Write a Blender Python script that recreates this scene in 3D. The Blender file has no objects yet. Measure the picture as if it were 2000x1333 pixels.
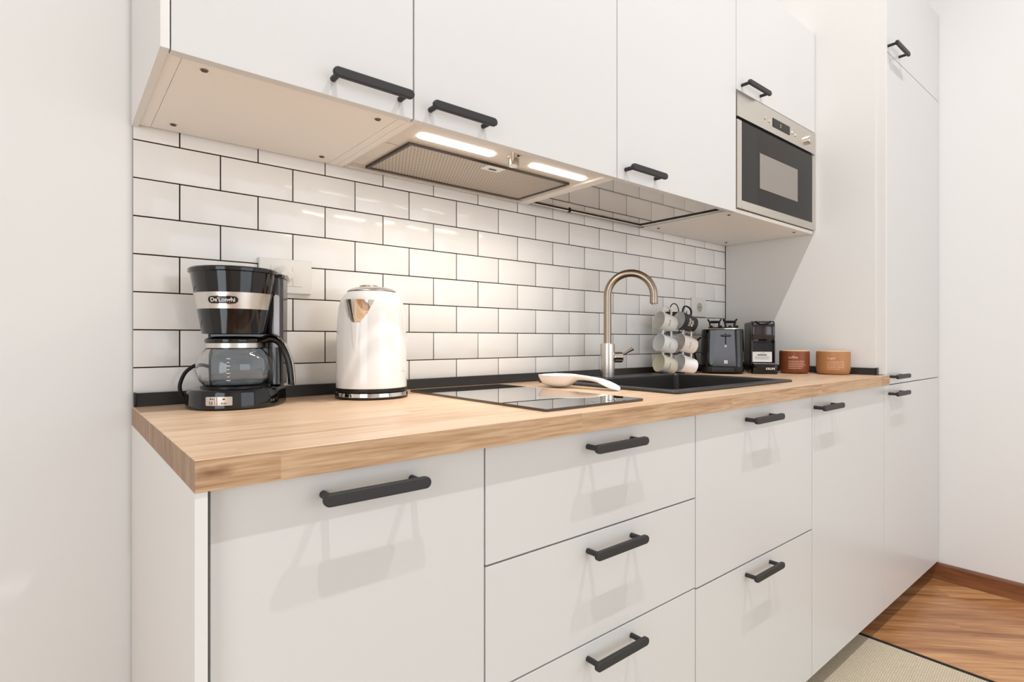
import bpy, bmesh, math, random
from mathutils import Vector, Matrix

random.seed(7)
S = bpy.context.scene
COL = S.collection
PI = math.pi

# ------------------------------------------------------------------ camera
YAW = 0.6917952905
F_PX = 1080.3220898
cam_d = bpy.data.cameras.new('camera')
cam_d.sensor_fit = 'HORIZONTAL'
cam_d.sensor_width = 36.0
cam_d.lens = 36.0 * F_PX / 2000.0
cam_d.shift_x = 0.0
cam_d.shift_y = -2.836478 / 2000.0
cam_d.clip_start = 0.02
cam = bpy.data.objects.new('camera', cam_d)
COL.objects.link(cam)
cam.location = (-0.12395568, -1.3145052, 1.0364058)
cam.rotation_euler = (PI / 2, 0, -YAW)
S.camera = cam

# ------------------------------------------------------------------ view and world
S.view_settings.view_transform = 'Standard'
S.view_settings.look = 'None'
S.view_settings.gamma = 1.0
S.view_settings.use_curve_mapping = False
S.view_settings.exposure = 0.07
w = bpy.data.worlds.new('world')
S.world = w
w.use_nodes = True
w.node_tree.nodes['Background'].inputs[0].default_value = (0.75, 0.85, 1.0, 1)
w.node_tree.nodes['Background'].inputs[1].default_value = 1.0

# room extents
X0, X1 = -2.0, 2.985
Y0, Y1 = -4.0, 0.0
ZF, ZC = -0.055, 3.95

def light_obj(name, typ, loc, energy, color, rot=(0, 0, 0), size=None, size_y=None, radius=None, spread=None, parent=None):
    d = bpy.data.lights.new(name, typ)
    d.energy = energy
    d.color = color
    if typ == 'AREA':
        d.shape = 'RECTANGLE'
        d.size = size
        d.size_y = size_y or size
        if spread: d.spread = spread
    else:
        d.shadow_soft_size = radius
    if typ == 'SPOT':
        d.spot_size = math.radians(130)
        d.spot_blend = 0.6
    o = bpy.data.objects.new(name, d)
    COL.objects.link(o)
    o.location = loc
    o.rotation_euler = rot
    if parent: o.parent = parent
    return o

# unseen fill lamps set in two added windows (behind the camera and at the left)
light_obj('added_window_fill', 'AREA', (1.5, Y0 + 0.03, 1.15), 21, (0.92, 0.975, 1.0), rot=(PI / 2, 0, 0), size=2.4, size_y=2.2)
light_obj('added_window_fill', 'AREA', (X0 + 0.03, -2.2, 1.15), 26, (0.92, 0.975, 1.0), rot=(0, -PI / 2, 0), size=2.2, size_y=1.6)
SPOT_X = (0.0, 1.5)
SPOT_Y = -1.52
SPOT_E = (122, 128)

# ------------------------------------------------------------------ materials
def srgb(r, g, b):
    f = lambda c: (c / 255 / 12.92) if c / 255 <= 0.04045 else ((c / 255 + 0.055) / 1.055) ** 2.4
    return (f(r), f(g), f(b), 1)

def mat(name, col, rough=0.5, metal=0.0, spec=0.5, coat=0.0, trans=0.0, ior=1.45, bump=None, emis=None, aniso=0.0, coat_rough=0.03):
    m = bpy.data.materials.new(name)
    m.use_nodes = True
    nt = m.node_tree
    b = nt.nodes['Principled BSDF']
    b.inputs['Base Color'].default_value = col
    b.inputs['Roughness'].default_value = rough
    b.inputs['Metallic'].default_value = metal
    b.inputs['Specular IOR Level'].default_value = spec
    b.inputs['Coat Weight'].default_value = coat
    b.inputs['Coat Roughness'].default_value = coat_rough
    b.inputs['Transmission Weight'].default_value = trans
    b.inputs['IOR'].default_value = ior
    if aniso: b.inputs['Anisotropic'].default_value = aniso
    if emis:
        b.inputs['Emission Color'].default_value = emis[0]
        b.inputs['Emission Strength'].default_value = emis[1]
    if bump:
        tc = nt.nodes.new('ShaderNodeTexCoord')
        n = nt.nodes.new('ShaderNodeTexNoise')
        n.inputs['Scale'].default_value = bump[0]
        n.inputs['Detail'].default_value = bump[2] if len(bump) > 2 else 2
        bp = nt.nodes.new('ShaderNodeBump')
        bp.inputs['Strength'].default_value = bump[1]
        bp.inputs['Distance'].default_value = bump[3] if len(bump) > 3 else 0.002
        nt.links.new(tc.outputs['Object'], n.inputs['Vector'])
        nt.links.new(n.outputs['Fac'], bp.inputs['Height'])
        nt.links.new(bp.outputs['Normal'], b.inputs['Normal'])
    return m

def wood(name, stops, scale_vec, rough=0.45, stave=None, axis_rot=0.0, grain=(1.2, 9.0), fine=0.25, coat=0.0, spec=0.5, stave_amt=0.25, bump=0.15):
    """streaky timber: noise stretched along the boards, random tone per stave"""
    m = bpy.data.materials.new(name)
    m.use_nodes = True
    nt = m.node_tree; N = nt.nodes; L = nt.links
    b = N['Principled BSDF']
    b.inputs['Roughness'].default_value = rough
    b.inputs['Specular IOR Level'].default_value = spec
    b.inputs['Coat Weight'].default_value = coat
    tc = N.new('ShaderNodeTexCoord')
    mp = N.new('ShaderNodeMapping')
    mp.inputs['Rotation'].default_value = (0, 0, axis_rot)
    L.new(tc.outputs['Object'], mp.inputs['Vector'])
    sep = N.new('ShaderNodeSeparateXYZ'); L.new(mp.outputs['Vector'], sep.inputs[0])
    def mth(op, a, bb=None, v=None):
        n = N.new('ShaderNodeMath'); n.operation = op
        for i, q in enumerate((a, bb)):
            if q is None: continue
            if isinstance(q, (int, float)): n.inputs[i].default_value = q
            else: L.new(q, n.inputs[i])
        return n.outputs[0]
    comb = N.new('ShaderNodeCombineXYZ')
    offs = None
    if stave:
        wy, lx = stave
        iy = mth('FLOOR', mth('DIVIDE', mth('ADD', sep.outputs['Y'], sep.outputs['Z']), wy))
        sh = mth('MULTIPLY', mth('FRACT', mth('MULTIPLY', mth('ADD', iy, 13.3), 0.6180339)), lx)
        ix = mth('FLOOR', mth('DIVIDE', mth('ADD', sep.outputs['X'], sh), lx))
        wn = N.new('ShaderNodeTexWhiteNoise'); wn.noise_dimensions = '2D'
        cc = N.new('ShaderNodeCombineXYZ'); L.new(ix, cc.inputs[0]); L.new(iy, cc.inputs[1])
        L.new(cc.outputs[0], wn.inputs['Vector'])
        offs = wn.outputs['Value']
        L.new(mth('ADD', mth('MULTIPLY', sep.outputs['X'], scale_vec[0]), mth('MULTIPLY', offs, 37.0)), comb.inputs[0])
    else:
        L.new(mth('MULTIPLY', sep.outputs['X'], scale_vec[0]), comb.inputs[0])
    L.new(mth('MULTIPLY', sep.outputs['Y'], scale_vec[1]), comb.inputs[1])
    L.new(mth('MULTIPLY', sep.outputs['Z'], scale_vec[2]), comb.inputs[2])
    n1 = N.new('ShaderNodeTexNoise'); n1.inputs['Scale'].default_value = grain[0]; n1.inputs['Detail'].default_value = 5
    n1.inputs['Distortion'].default_value = 0.6
    n2 = N.new('ShaderNodeTexNoise'); n2.inputs['Scale'].default_value = grain[1]; n2.inputs['Detail'].default_value = 4
    L.new(comb.outputs[0], n1.inputs['Vector']); L.new(comb.outputs[0], n2.inputs['Vector'])
    v = mth('ADD', mth('MULTIPLY', n1.outputs['Fac'], 1 - fine), mth('MULTIPLY', n2.outputs['Fac'], fine))
    if offs is not None:
        v = mth('ADD', v, mth('MULTIPLY', mth('SUBTRACT', offs, 0.5), stave_amt))
    r = N.new('ShaderNodeValToRGB')
    r.color_ramp.elements[0].position = stops[0][0]; r.color_ramp.elements[0].color = stops[0][1]
    r.color_ramp.elements[1].position = stops[-1][0]; r.color_ramp.elements[1].color = stops[-1][1]
    for p_, c_ in stops[1:-1]:
        e = r.color_ramp.elements.new(p_); e.color = c_
    L.new(v, r.inputs['Fac'])
    L.new(r.outputs['Color'], b.inputs['Base Color'])
    bp = N.new('ShaderNodeBump'); bp.inputs['Strength'].default_value = bump; bp.inputs['Distance'].default_value = 0.0008
    L.new(n2.outputs['Fac'], bp.inputs['Height']); L.new(bp.outputs['Normal'], b.inputs['Normal'])
    return m

M = {}
M['wall'] = mat('wall_paint', srgb(232, 230, 227), 0.75, spec=0.3, bump=(60, 0.05))
M['ceil'] = mat('ceiling_paint', srgb(248, 248, 247), 0.8, spec=0.2)
M['lacquer'] = mat('white_lacquer', srgb(217, 215, 212), 0.28, spec=0.45)
M['panel'] = mat('brightened_side_panel', srgb(230, 227, 223), 0.35, spec=0.4)  # paler copy of the lacquer, brightening the shaded cabinet sides by colour
M['carcass'] = mat('white_melamine', srgb(246, 241, 234), 0.45, spec=0.4)
M['tile'] = mat('glazed_tile', srgb(246, 243, 239), 0.14, spec=0.55, bump=(14, 0.35, 2, 0.004))
M['grout'] = mat('dark_grout', srgb(30, 20, 15), 0.9)
M['oak'] = wood('oak_worktop',
    [(0.28, srgb(176, 138, 102)), (0.45, srgb(212, 178, 146)), (0.60, srgb(226, 196, 166)), (0.75, srgb(204, 168, 132))],
    (1.6, 22, 22), rough=0.34, stave=(0.046, 0.62), grain=(1.3, 6.0), fine=0.45, stave_amt=0.10, spec=0.4)
M['oak_edge'] = wood('oak_front_edge',
    [(0.25, srgb(122, 84, 52)), (0.42, srgb(176, 138, 102)), (0.58, srgb(204, 170, 136)), (0.78, srgb(166, 128, 92))],
    (2.4, 60, 60), rough=0.5, stave=(0.2, 0.52), grain=(1.6, 5.0), fine=0.5, stave_amt=0.16, spec=0.3)
def add_knot(m, c, k, r):
    nt = m.node_tree; N = nt.nodes; L = nt.links; b = N['Principled BSDF']
    src = b.inputs['Base Color'].links[0].from_socket
    tc = N.new('ShaderNodeTexCoord'); nz = N.new('ShaderNodeTexNoise'); nz.inputs['Scale'].default_value = 60
    a = N.new('ShaderNodeVectorMath'); a.operation = 'SUBTRACT'; a.inputs[1].default_value = c
    L.new(tc.outputs['Object'], a.inputs[0]); L.new(tc.outputs['Object'], nz.inputs['Vector'])
    q = N.new('ShaderNodeVectorMath'); q.operation = 'MULTIPLY'; q.inputs[1].default_value = k; L.new(a.outputs[0], q.inputs[0])
    ln = N.new('ShaderNodeVectorMath'); ln.operation = 'LENGTH'; L.new(q.outputs[0], ln.inputs[0])
    ad = N.new('ShaderNodeMath'); ad.operation = 'MULTIPLY_ADD'; ad.inputs[1].default_value = r * 1.2; L.new(nz.outputs['Fac'], ad.inputs[0]); L.new(ln.outputs['Value'], ad.inputs[2])
    mr = N.new('ShaderNodeMapRange'); mr.inputs['From Min'].default_value = r * 0.7; mr.inputs['From Max'].default_value = r * 1.9
    mr.inputs['To Min'].default_value = 0.75; mr.inputs['To Max'].default_value = 0.0; L.new(ad.outputs[0], mr.inputs['Value'])
    mx = N.new('ShaderNodeMix'); mx.data_type = 'RGBA'; L.new(mr.outputs[0], mx.inputs['Factor']); L.new(src, mx.inputs['A']); mx.inputs['B'].default_value = srgb(112, 70, 34)
    L.new(mx.outputs['Result'], b.inputs['Base Color'])
add_knot(M['oak_edge'], (0.012, -0.632, 0.889), (0.55, 1, 1.6), 0.011)
M['oak_end'] = wood('oak_end_grain',
    [(0.3, srgb(140, 112, 88)), (0.5, srgb(164, 136, 112)), (0.7, srgb(184, 156, 130))],
    (3, 30, 4), rough=0.6, grain=(1.6, 7.0), fine=0.4, spec=0.3)
M['walnut'] = wood('walnut_floor',
    [(0.26, srgb(118, 72, 40)), (0.42, srgb(170, 114, 72)), (0.56, srgb(200, 146, 98)), (0.72, srgb(226, 178, 130)), (0.84, srgb(178, 122, 78))],
    (1.2, 16, 16), rough=0.32, stave=(0.11, 0.9), axis_rot=math.radians(45), grain=(1.4, 6.0), fine=0.35, stave_amt=0.2)
M['walnut_trim'] = wood('walnut_skirting',
    [(0.3, srgb(84, 44, 22)), (0.5, srgb(126, 76, 44)), (0.7, srgb(150, 98, 60))],
    (16, 1.4, 16), rough=0.4, grain=(1.4, 6.0), fine=0.35)
M['upstand'] = mat('anthracite_strip', srgb(40, 36, 34), 0.38, spec=0.5, bump=(220, 0.12))
M['handle'] = mat('matt_black_metal', srgb(46, 45, 45), 0.5, spec=0.5, bump=(500, 0.1, 2, 0.0005))
M['steel'] = mat('brushed_steel', srgb(214, 208, 200), 0.27, metal=1.0, aniso=0.4, bump=(90, 0.03))
M['steel_dark'] = mat('brushed_nickel', srgb(165, 150, 134), 0.26, metal=1.0)
M['chrome'] = mat('chrome', srgb(226, 220, 212), 0.06, metal=1.0)
M['mirror'] = mat('polished_steel_tray', srgb(196, 184, 172), 0.04, metal=1.0)
M['black_gloss'] = mat('black_gloss_plastic', srgb(9, 8, 8), 0.06, spec=0.55, coat=0.25)
M['black_satin'] = mat('black_satin_plastic', srgb(20, 19, 19), 0.3, spec=0.5)
M['black_matt'] = mat('black_rubber', srgb(16, 15, 15), 0.6)
M['graphite'] = mat('graphite_gloss', srgb(70, 67, 68), 0.16, spec=0.6, metal=0.7)
M['glass'] = mat('clear_glass', (1, 1, 1, 1), 0.0, trans=1.0, ior=1.47)
M['smoke'] = mat('smoked_tank_plastic', srgb(52, 50, 50), 0.1, spec=0.6, coat=0.3)
M['black_glass'] = mat('black_ceramic_glass', srgb(10, 9, 9), 0.025, spec=0.8, coat=1.0, coat_rough=0.01)
M['oven_glass'] = mat('dark_door_glass', srgb(22, 18, 16), 0.05, spec=0.3)
M['oven_window'] = mat('grey_window_mesh', srgb(146, 138, 130), 0.22, spec=0.4)
M['granite'] = mat('black_composite', srgb(42, 40, 39), 0.36, spec=0.5, bump=(400, 0.2, 2, 0.0006))
M['kettle'] = mat('cream_enamel', srgb(244, 242, 239), 0.12, spec=0.5, coat=0.4)
M['ceramic'] = mat('white_ceramic', srgb(248, 247, 246), 0.15, spec=0.5)
M['cream_mug'] = mat('cream_stoneware', srgb(240, 237, 226), 0.2)
M['white_mug'] = mat('white_stoneware', srgb(250, 248, 245), 0.18)
M['ivory_mug'] = mat('ivory_stoneware', srgb(250, 243, 222), 0.18)
M['blush_mug'] = mat('blush_stoneware', srgb(248, 238, 230), 0.18)
M['black_mug'] = mat('black_stoneware', srgb(34, 34, 38), 0.18)
M['ink'] = mat('dark_print', srgb(52, 48, 44), 0.6)
M['white_ink'] = mat('white_print', srgb(236, 230, 222), 0.5)
M['pale_print'] = mat('pale_pink_print', srgb(228, 176, 146), 0.5)
M['jar_red'] = mat('terracotta_glaze', srgb(134, 74, 46), 0.35, spec=0.4)
M['jar_tan'] = mat('caramel_glaze', srgb(178, 126, 82), 0.35, spec=0.4)
M['cork'] = mat('pale_wood_lid', srgb(222, 186, 146), 0.5)
M['socket'] = mat('white_socket_plastic', srgb(238, 234, 228), 0.25)
M['groove'] = mat('shadow_groove_plastic', srgb(186, 180, 172), 0.6)
M['plaque'] = mat('silver_plate', srgb(206, 198, 188), 0.3, metal=0.6)
M['paper'] = mat('white_sticker', srgb(222, 218, 212), 0.5)
M['slate'] = mat('taupe_board', srgb(104, 92, 82), 0.7)
M['rugb'] = mat('rug_border', srgb(34, 30, 28), 0.9)
M['screw'] = mat('zinc_screw', srgb(120, 110, 100), 0.4, metal=1.0)
M['led'] = mat('hood_led', (1, 1, 1, 1), 0.4, emis=((1, 0.93, 0.82, 1), 12))
M['bulb'] = mat('spot_lens', (1, 1, 1, 1), 0.4, emis=((1, 0.95, 0.88, 1), 10))
M['label_stripe'] = mat('brown_stripe', srgb(150, 96, 70), 0.5)

def rug_material():
    m = bpy.data.materials.new('woven_jute'); m.use_nodes = True
    nt = m.node_tree; N = nt.nodes; L = nt.links
    b = N['Principled BSDF']; b.inputs['Roughness'].default_value = 0.95
    b.inputs['Specular IOR Level'].default_value = 0.1
    tc = N.new('ShaderNodeTexCoord'); mp = N.new('ShaderNodeMapping')
    mp.inputs['Rotation'].default_value = (0, 0, PI / 4)
    L.new(tc.outputs['Object'], mp.inputs['Vector'])
    ck = N.new('ShaderNodeTexBrick'); ck.inputs['Scale'].default_value = 60
    ck.inputs['Color1'].default_value = srgb(232, 220, 200); ck.inputs['Color2'].default_value = srgb(220, 206, 182)
    ck.inputs['Mortar'].default_value = srgb(176, 158, 130); ck.inputs['Mortar Size'].default_value = 0.05
    ck.inputs['Row Height'].default_value = 0.3
    L.new(mp.outputs['Vector'], ck.inputs['Vector'])
    L.new(ck.outputs['Color'], b.inputs['Base Color'])
    bp = N.new('ShaderNodeBump'); bp.inputs['Strength'].default_value = 0.6; bp.inputs['Distance'].default_value = 0.003
    L.new(ck.outputs['Fac'], bp.inputs['Height']); bp.invert = True
    L.new(bp.outputs['Normal'], b.inputs['Normal'])
    return m
M['jute'] = rug_material()

def filter_material():
    m = bpy.data.materials.new('grease_filter_mesh'); m.use_nodes = True
    nt = m.node_tree; N = nt.nodes; L = nt.links
    b = N['Principled BSDF']; b.inputs['Roughness'].default_value = 0.4; b.inputs['Metallic'].default_value = 0.7
    tc = N.new('ShaderNodeTexCoord'); mp = N.new('ShaderNodeMapping')
    L.new(tc.outputs['Object'], mp.inputs['Vector'])
    v = N.new('ShaderNodeTexVoronoi'); v.feature = 'F1'; v.inputs['Randomness'].default_value = 0.0
    v.inputs['Scale'].default_value = 115
    # shear the lattice so the holes sit in staggered rows
    sep = N.new('ShaderNodeSeparateXYZ'); L.new(mp.outputs['Vector'], sep.inputs[0])
    a = N.new('ShaderNodeMath'); a.operation = 'MULTIPLY_ADD'; a.inputs[1].default_value = 0.5
    L.new(sep.outputs['Y'], a.inputs[0]); L.new(sep.outputs['X'], a.inputs[2])
    c = N.new('ShaderNodeCombineXYZ'); L.new(a.outputs[0], c.inputs[0]); L.new(sep.outputs['Y'], c.inputs[1])
    L.new(c.outputs[0], v.inputs['Vector'])
    r = N.new('ShaderNodeValToRGB')
    r.color_ramp.elements[0].position = 0.22; r.color_ramp.elements[0].color = srgb(110, 92, 76)
    r.color_ramp.elements[1].position = 0.38; r.color_ramp.elements[1].color = srgb(214, 200, 184)
    L.new(v.outputs['Distance'], r.inputs['Fac']); L.new(r.outputs['Color'], b.inputs['Base Color'])
    bp = N.new('ShaderNodeBump'); bp.inputs['Strength'].default_value = 0.8; bp.inputs['Distance'].default_value = 0.002
    L.new(v.outputs['Distance'], bp.inputs['Height']); L.new(bp.outputs['Normal'], b.inputs['Normal'])
    return m
M['filter'] = filter_material()

# ------------------------------------------------------------------ mesh helpers
def new_bm(): return bmesh.new()

def box(bm, x0, x1, y0, y1, z0, z1, bev=0.0, seg=2, T=None):
    r = bmesh.ops.create_cube(bm, size=1.0)
    vs = r['verts']
    for v in vs:
        v.co = Vector(((x0 + x1) / 2 + v.co.x * (x1 - x0), (y0 + y1) / 2 + v.co.y * (y1 - y0), (z0 + z1) / 2 + v.co.z * (z1 - z0)))
    if bev > 0:
        es = {e for v in vs for e in v.link_edges}
        rr = bmesh.ops.bevel(bm, geom=list(es), offset=bev, segments=seg, profile=0.5, affect='EDGES')
        vs = list({v for f in rr['faces'] for v in f.verts} | {v for v in vs if v.is_valid})
    if T is not None:
        for v in vs: v.co = T @ v.co
    return bm

def frame_for(d):
    d = Vector(d).normalized()
    a = Vector((0, 0, 1)) if abs(d.z) < 0.9 else Vector((1, 0, 0))
    u = d.cross(a).normalized(); v = d.cross(u).normalized()
    return u, v

def rings(bm, rs, close=True, cap=True):
    """rs: list of lists of Vectors with equal counts"""
    vr = [[bm.verts.new(p) for p in r] for r in rs]
    n = len(vr[0])
    for a, b in zip(vr[:-1], vr[1:]):
        for i in range(n if close else n - 1):
            j = (i + 1) % n
            bm.faces.new((a[i], a[j], b[j], b[i]))
    if cap:
        bm.faces.new(list(reversed(vr[0]))); bm.faces.new(vr[-1])
    return bm

def lathe(bm, prof, n=40, c=(0, 0, 0), T=None, cap=True):
    """prof: (r, z) from bottom to top; r==0 ends allowed"""
    vr = []
    for r, z in prof:
        if r < 1e-6:
            p = Vector((c[0], c[1], c[2] + z)); vr.append([bm.verts.new(T @ p if T else p)])
        else:
            row = []
            for i in range(n):
                a = 2 * PI * i / n
                p = Vector((c[0] + r * math.cos(a), c[1] + r * math.sin(a), c[2] + z))
                row.append(bm.verts.new(T @ p if T else p))
            vr.append(row)
    for a, b in zip(vr[:-1], vr[1:]):
        if len(a) == 1 and len(b) == 1: continue
        for i in range(n):
            j = (i + 1) % n
            if len(a) == 1: bm.faces.new((a[0], b[j], b[i]))
            elif len(b) == 1: bm.faces.new((a[i], a[j], b[0]))
            else: bm.faces.new((a[i], a[j], b[j], b[i]))
    if cap:
        if len(vr[0]) > 1: bm.faces.new(list(reversed(vr[0])))
        if len(vr[-1]) > 1: bm.faces.new(vr[-1])
    return bm

def cyl(bm, p0, p1, r0, r1=None, n=20, bev=0.0):
    p0, p1 = Vector(p0), Vector(p1); r1 = r0 if r1 is None else r1
    d = (p1 - p0); u, v = frame_for(d); L = d.length; d.normalize()
    def ring(c, r): return [c + u * (r * math.cos(2 * PI * i / n)) + v * (r * math.sin(2 * PI * i / n)) for i in range(n)]
    rs = [ring(p0, r0), ring(p1, r1)]
    if bev > 0:
        rs = [ring(p0, r0 - bev), ring(p0 + d * bev, r0), ring(p1 - d * bev, r1), ring(p1, r1 - bev)]
    return rings(bm, rs)

def catmull(pts, k=8):
    P = [Vector(p) for p in pts]
    P = [P[0] * 2 - P[1]] + P + [P[-1] * 2 - P[-2]]
    out = []
    for i in range(1, len(P) - 2):
        for s in range(k):
            t = s / k
            a, b, c, d = P[i - 1:i + 3]
            out.append(0.5 * ((2 * b) + (-a + c) * t + (2 * a - 5 * b + 4 * c - d) * t * t + (-a + 3 * b - 3 * c + d) * t ** 3))
    out.append(P[-2])
    return out

def tube(bm, pts, r, n=12, rx=None, up=None, cap=True):
    """sweep; r number or list; rx = second radius (flat section), up = fixed side hint"""
    P = [Vector(p) for p in pts]
    m = len(P)
    R = r if isinstance(r, (list, tuple)) else [r] * m
    RX = rx if isinstance(rx, (list, tuple)) else ([rx] * m if rx else R)
    rs = []
    t0 = (P[1] - P[0]).normalized()
    u = Vector(up).normalized() if up else frame_for(t0)[0]
    for i in range(m):
        t = (P[min(i + 1, m - 1)] - P[max(i - 1, 0)]).normalized()
        u = (u - t * u.dot(t)).normalized()
        v = t.cross(u)
        rs.append([P[i] + u * (RX[i] * math.cos(2 * PI * k / n)) + v * (R[i] * math.sin(2 * PI * k / n)) for k in range(n)])
    return rings(bm, rs, cap=cap)

def prism(bm, poly, z0, z1, bev=0.0, T=None, seg=2):
    """poly in xy, extruded z0..z1 (optionally transformed)"""
    a = [bm.verts.new((x, y, z0)) for x, y in poly]
    b = [bm.verts.new((x, y, z1)) for x, y in poly]
    n = len(poly); fs = []
    fs.append(bm.faces.new(list(reversed(a)))); fs.append(bm.faces.new(b))
    for i in range(n):
        j = (i + 1) % n
        fs.append(bm.faces.new((a[i], a[j], b[j], b[i])))
    vs = a + b
    if bev > 0:
        es = [e for e in set(fs[0].edges) | set(fs[1].edges)]
        rr = bmesh.ops.bevel(bm, geom=es, offset=bev, segments=seg, profile=0.5, affect='EDGES')
        vs = [v for v in bm.verts if v.is_valid and (v in set(rr['verts']) or v in set(a) or v in set(b))]
    if T is not None:
        for v in vs: v.co = T @ v.co
    return bm

def rrect(x0, x1, y0, y1, r, k=5):
    out = []
    for cx, cy, a0 in ((x1 - r, y1 - r, 0), (x0 + r, y1 - r, PI / 2), (x0 + r, y0 + r, PI), (x1 - r, y0 + r, 1.5 * PI)):
        for i in range(k + 1):
            a = a0 + PI / 2 * i / k
            out.append((cx + r * math.cos(a), cy + r * math.sin(a)))
    return out

def obj(name, bm, m, parent=None, loc=(0, 0, 0), rotz=0.0, smooth=35, recalc=True):
    if recalc: bmesh.ops.recalc_face_normals(bm, faces=bm.faces[:])
    me = bpy.data.meshes.new(name)
    bm.to_mesh(me); bm.free()
    if isinstance(m, (list, tuple)):
        for q in m: me.materials.append(q)
    else: me.materials.append(m)
    if smooth:
        for p in me.polygons: p.use_smooth = True
        me.set_sharp_from_angle(angle=math.radians(smooth))
    o = bpy.data.objects.new(name, me)
    COL.objects.link(o)
    o.location = loc; o.rotation_euler = (0, 0, rotz)
    if parent: o.parent = parent
    if smooth and name != 'tiles':
        wn = o.modifiers.new('flat_face_normals', 'WEIGHTED_NORMAL')   # large flat faces keep their own normal next to bevels
        wn.keep_sharp = True; wn.weight = 80
    return o

def thing(name, label, cat, loc=(0, 0, 0), rotz=0.0, group=None):
    o = bpy.data.objects.new(name, None); COL.objects.link(o)
    o.empty_display_size = 0.05
    o.location = loc; o.rotation_euler = (0, 0, rotz)
    o['label'] = label; o['category'] = cat
    if group: o['group'] = group
    return o

def tag(o, label, cat, group=None):
    o['label'] = label; o['category'] = cat
    if group: o['group'] = group
    return o

def struct(name, bm, m, label=None, parent=None, smooth=35):
    o = obj(name, bm, m, parent, smooth=smooth)
    o['kind'] = 'structure'
    if label: o['label'] = label
    return o

def text_mesh(name, s, size, m, parent, mapf, extrude=0.0003, align='CENTER', bold=0.0, xs=1.0):
    """real lettering: mapf turns (x right, y up, z out) into the parent's space"""
    cu = bpy.data.curves.new(name, 'FONT'); cu.body = s; cu.size = size
    cu.align_x = align; cu.align_y = 'CENTER'; cu.extrude = extrude; cu.offset = bold
    cu.resolution_u = 3
    t = bpy.data.objects.new(name, cu); COL.objects.link(t)
    dg = bpy.context.evaluated_depsgraph_get()
    me = bpy.data.meshes.new_from_object(t.evaluated_get(dg))
    bpy.data.objects.remove(t); bpy.data.curves.remove(cu)
    for v in me.vertices: v.co = mapf(v.co.x * xs, v.co.y, v.co.z)
    me.materials.clear(); me.materials.append(m)
    me.name = name
    o = bpy.data.objects.new(name, me); COL.objects.link(o)
    if parent: o.parent = parent
    return o

# ================================================================== the room
TP = 0.152      # tile pitch
TH = 0.0751812  # row pitch
R1 = 1.431844   # top grout line
XR = 2.222      # left face of the tall cabinet
YD = -0.613     # faces of the base doors
YW = -0.384     # faces of the wall doors
ZT = 0.905      # worktop top
ZU = 0.869      # worktop underside
G = 0.0015      # half reveal

b = new_bm(); box(b, X0, X1, 0.006, 0.12, ZF, ZC)
wall_back = struct('wall_back', b, M['wall'])
b = new_bm(); box(b, -0.0035, XR + 0.03, 0.0012, 0.0058, 0.88, 1.475)
grout = obj('grout', b, M['grout'], wall_back); grout['label'] = 'dark brown grout between the tiles'
b = new_bm()
gw = 0.0012
for r in range(-1, 8):
    zt_, zb_ = R1 - r * TH - gw, R1 - (r + 1) * TH + gw
    zt_ = min(zt_, 1.4745); zb_ = max(zb_, 0.885)
    if zt_ - zb_ < 0.004: continue
    x = (-TP / 2 if r % 2 == 0 else -TP)
    x = 0.0 if r % 2 == 0 else -TP / 2
    while x < XR + 0.02:
        a, c = max(x + gw, -0.0035), min(x + TP - gw, XR - 0.003)
        if c - a > 0.004:
            if a < 0.004: a = -0.0035
            n0 = len(b.verts)
            rr = bmesh.ops.create_cube(b, size=1.0); vs = rr['verts']
            tx, tz = random.uniform(-0.004, 0.004), random.uniform(-0.008, 0.008)
            jy = random.uniform(-0.0003, 0.0003)
            for v in vs:
                fx, fz = v.co.x, v.co.z
                yy = (0.0 + jy + fx * tx * 0.12 + fz * tz * 0.07) if v.co.y < 0 else 0.005
                v.co = Vector(((a + c) / 2 + fx * (c - a), yy, (zt_ + zb_) / 2 + fz * (zt_ - zb_)))
            fr = [f for f in {f for v in vs for f in v.link_faces} if all(v.co.y < 0.003 for v in f.verts)]
            es = [e for f in fr for e in f.edges]
            bmesh.ops.bevel(b, geom=es, offset=0.0009, segments=2, profile=0.5, affect='EDGES')
        x += TP
obj('tiles', b, M['tile'], wall_back, smooth=50)

b = new_bm(); box(b, X1, X1 + 0.12, Y0, 0.12, ZF, ZC); wall_right = struct('wall_right', b, M['wall'])
# left wall and front wall (behind the camera), each with an opening added for a fill lamp
def wall_with_hole(bm, along, a0, a1, p0, p1, h0, h1, z0, z1):
    def bx(a, c, zz0, zz1):
        if along == 'x': box(bm, a, c, p0, p1, zz0, zz1)
        else: box(bm, p0, p1, a, c, zz0, zz1)
    bx(a0, h0, ZF, ZC); bx(h1, a1, ZF, ZC); bx(h0, h1, ZF, z0); bx(h0, h1, z1, ZC)
b = new_bm(); wall_with_hole(b, 'y', Y0, 0.12, X0 - 0.12, X0, -3.0, -1.4, 0.02, 2.3); struct('wall_left', b, M['wall'])
b = new_bm(); wall_with_hole(b, 'x', X0 - 0.12, X1 + 0.12, Y0 - 0.12, Y0, 0.3, 2.7, 0.02, 2.3); struct('wall_front', b, M['wall'])
b = new_bm(); box(b, X0 - 0.12, X1 + 0.12, Y0 - 0.12, 0.12, ZF - 0.1, ZF); struct('floor', b, M['walnut'])
b = new_bm(); box(b, X0 - 0.12, X1 + 0.12, Y0 - 0.12, 0.12, ZC, ZC + 0.1); struct('ceiling', b, M['ceil'])
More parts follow.
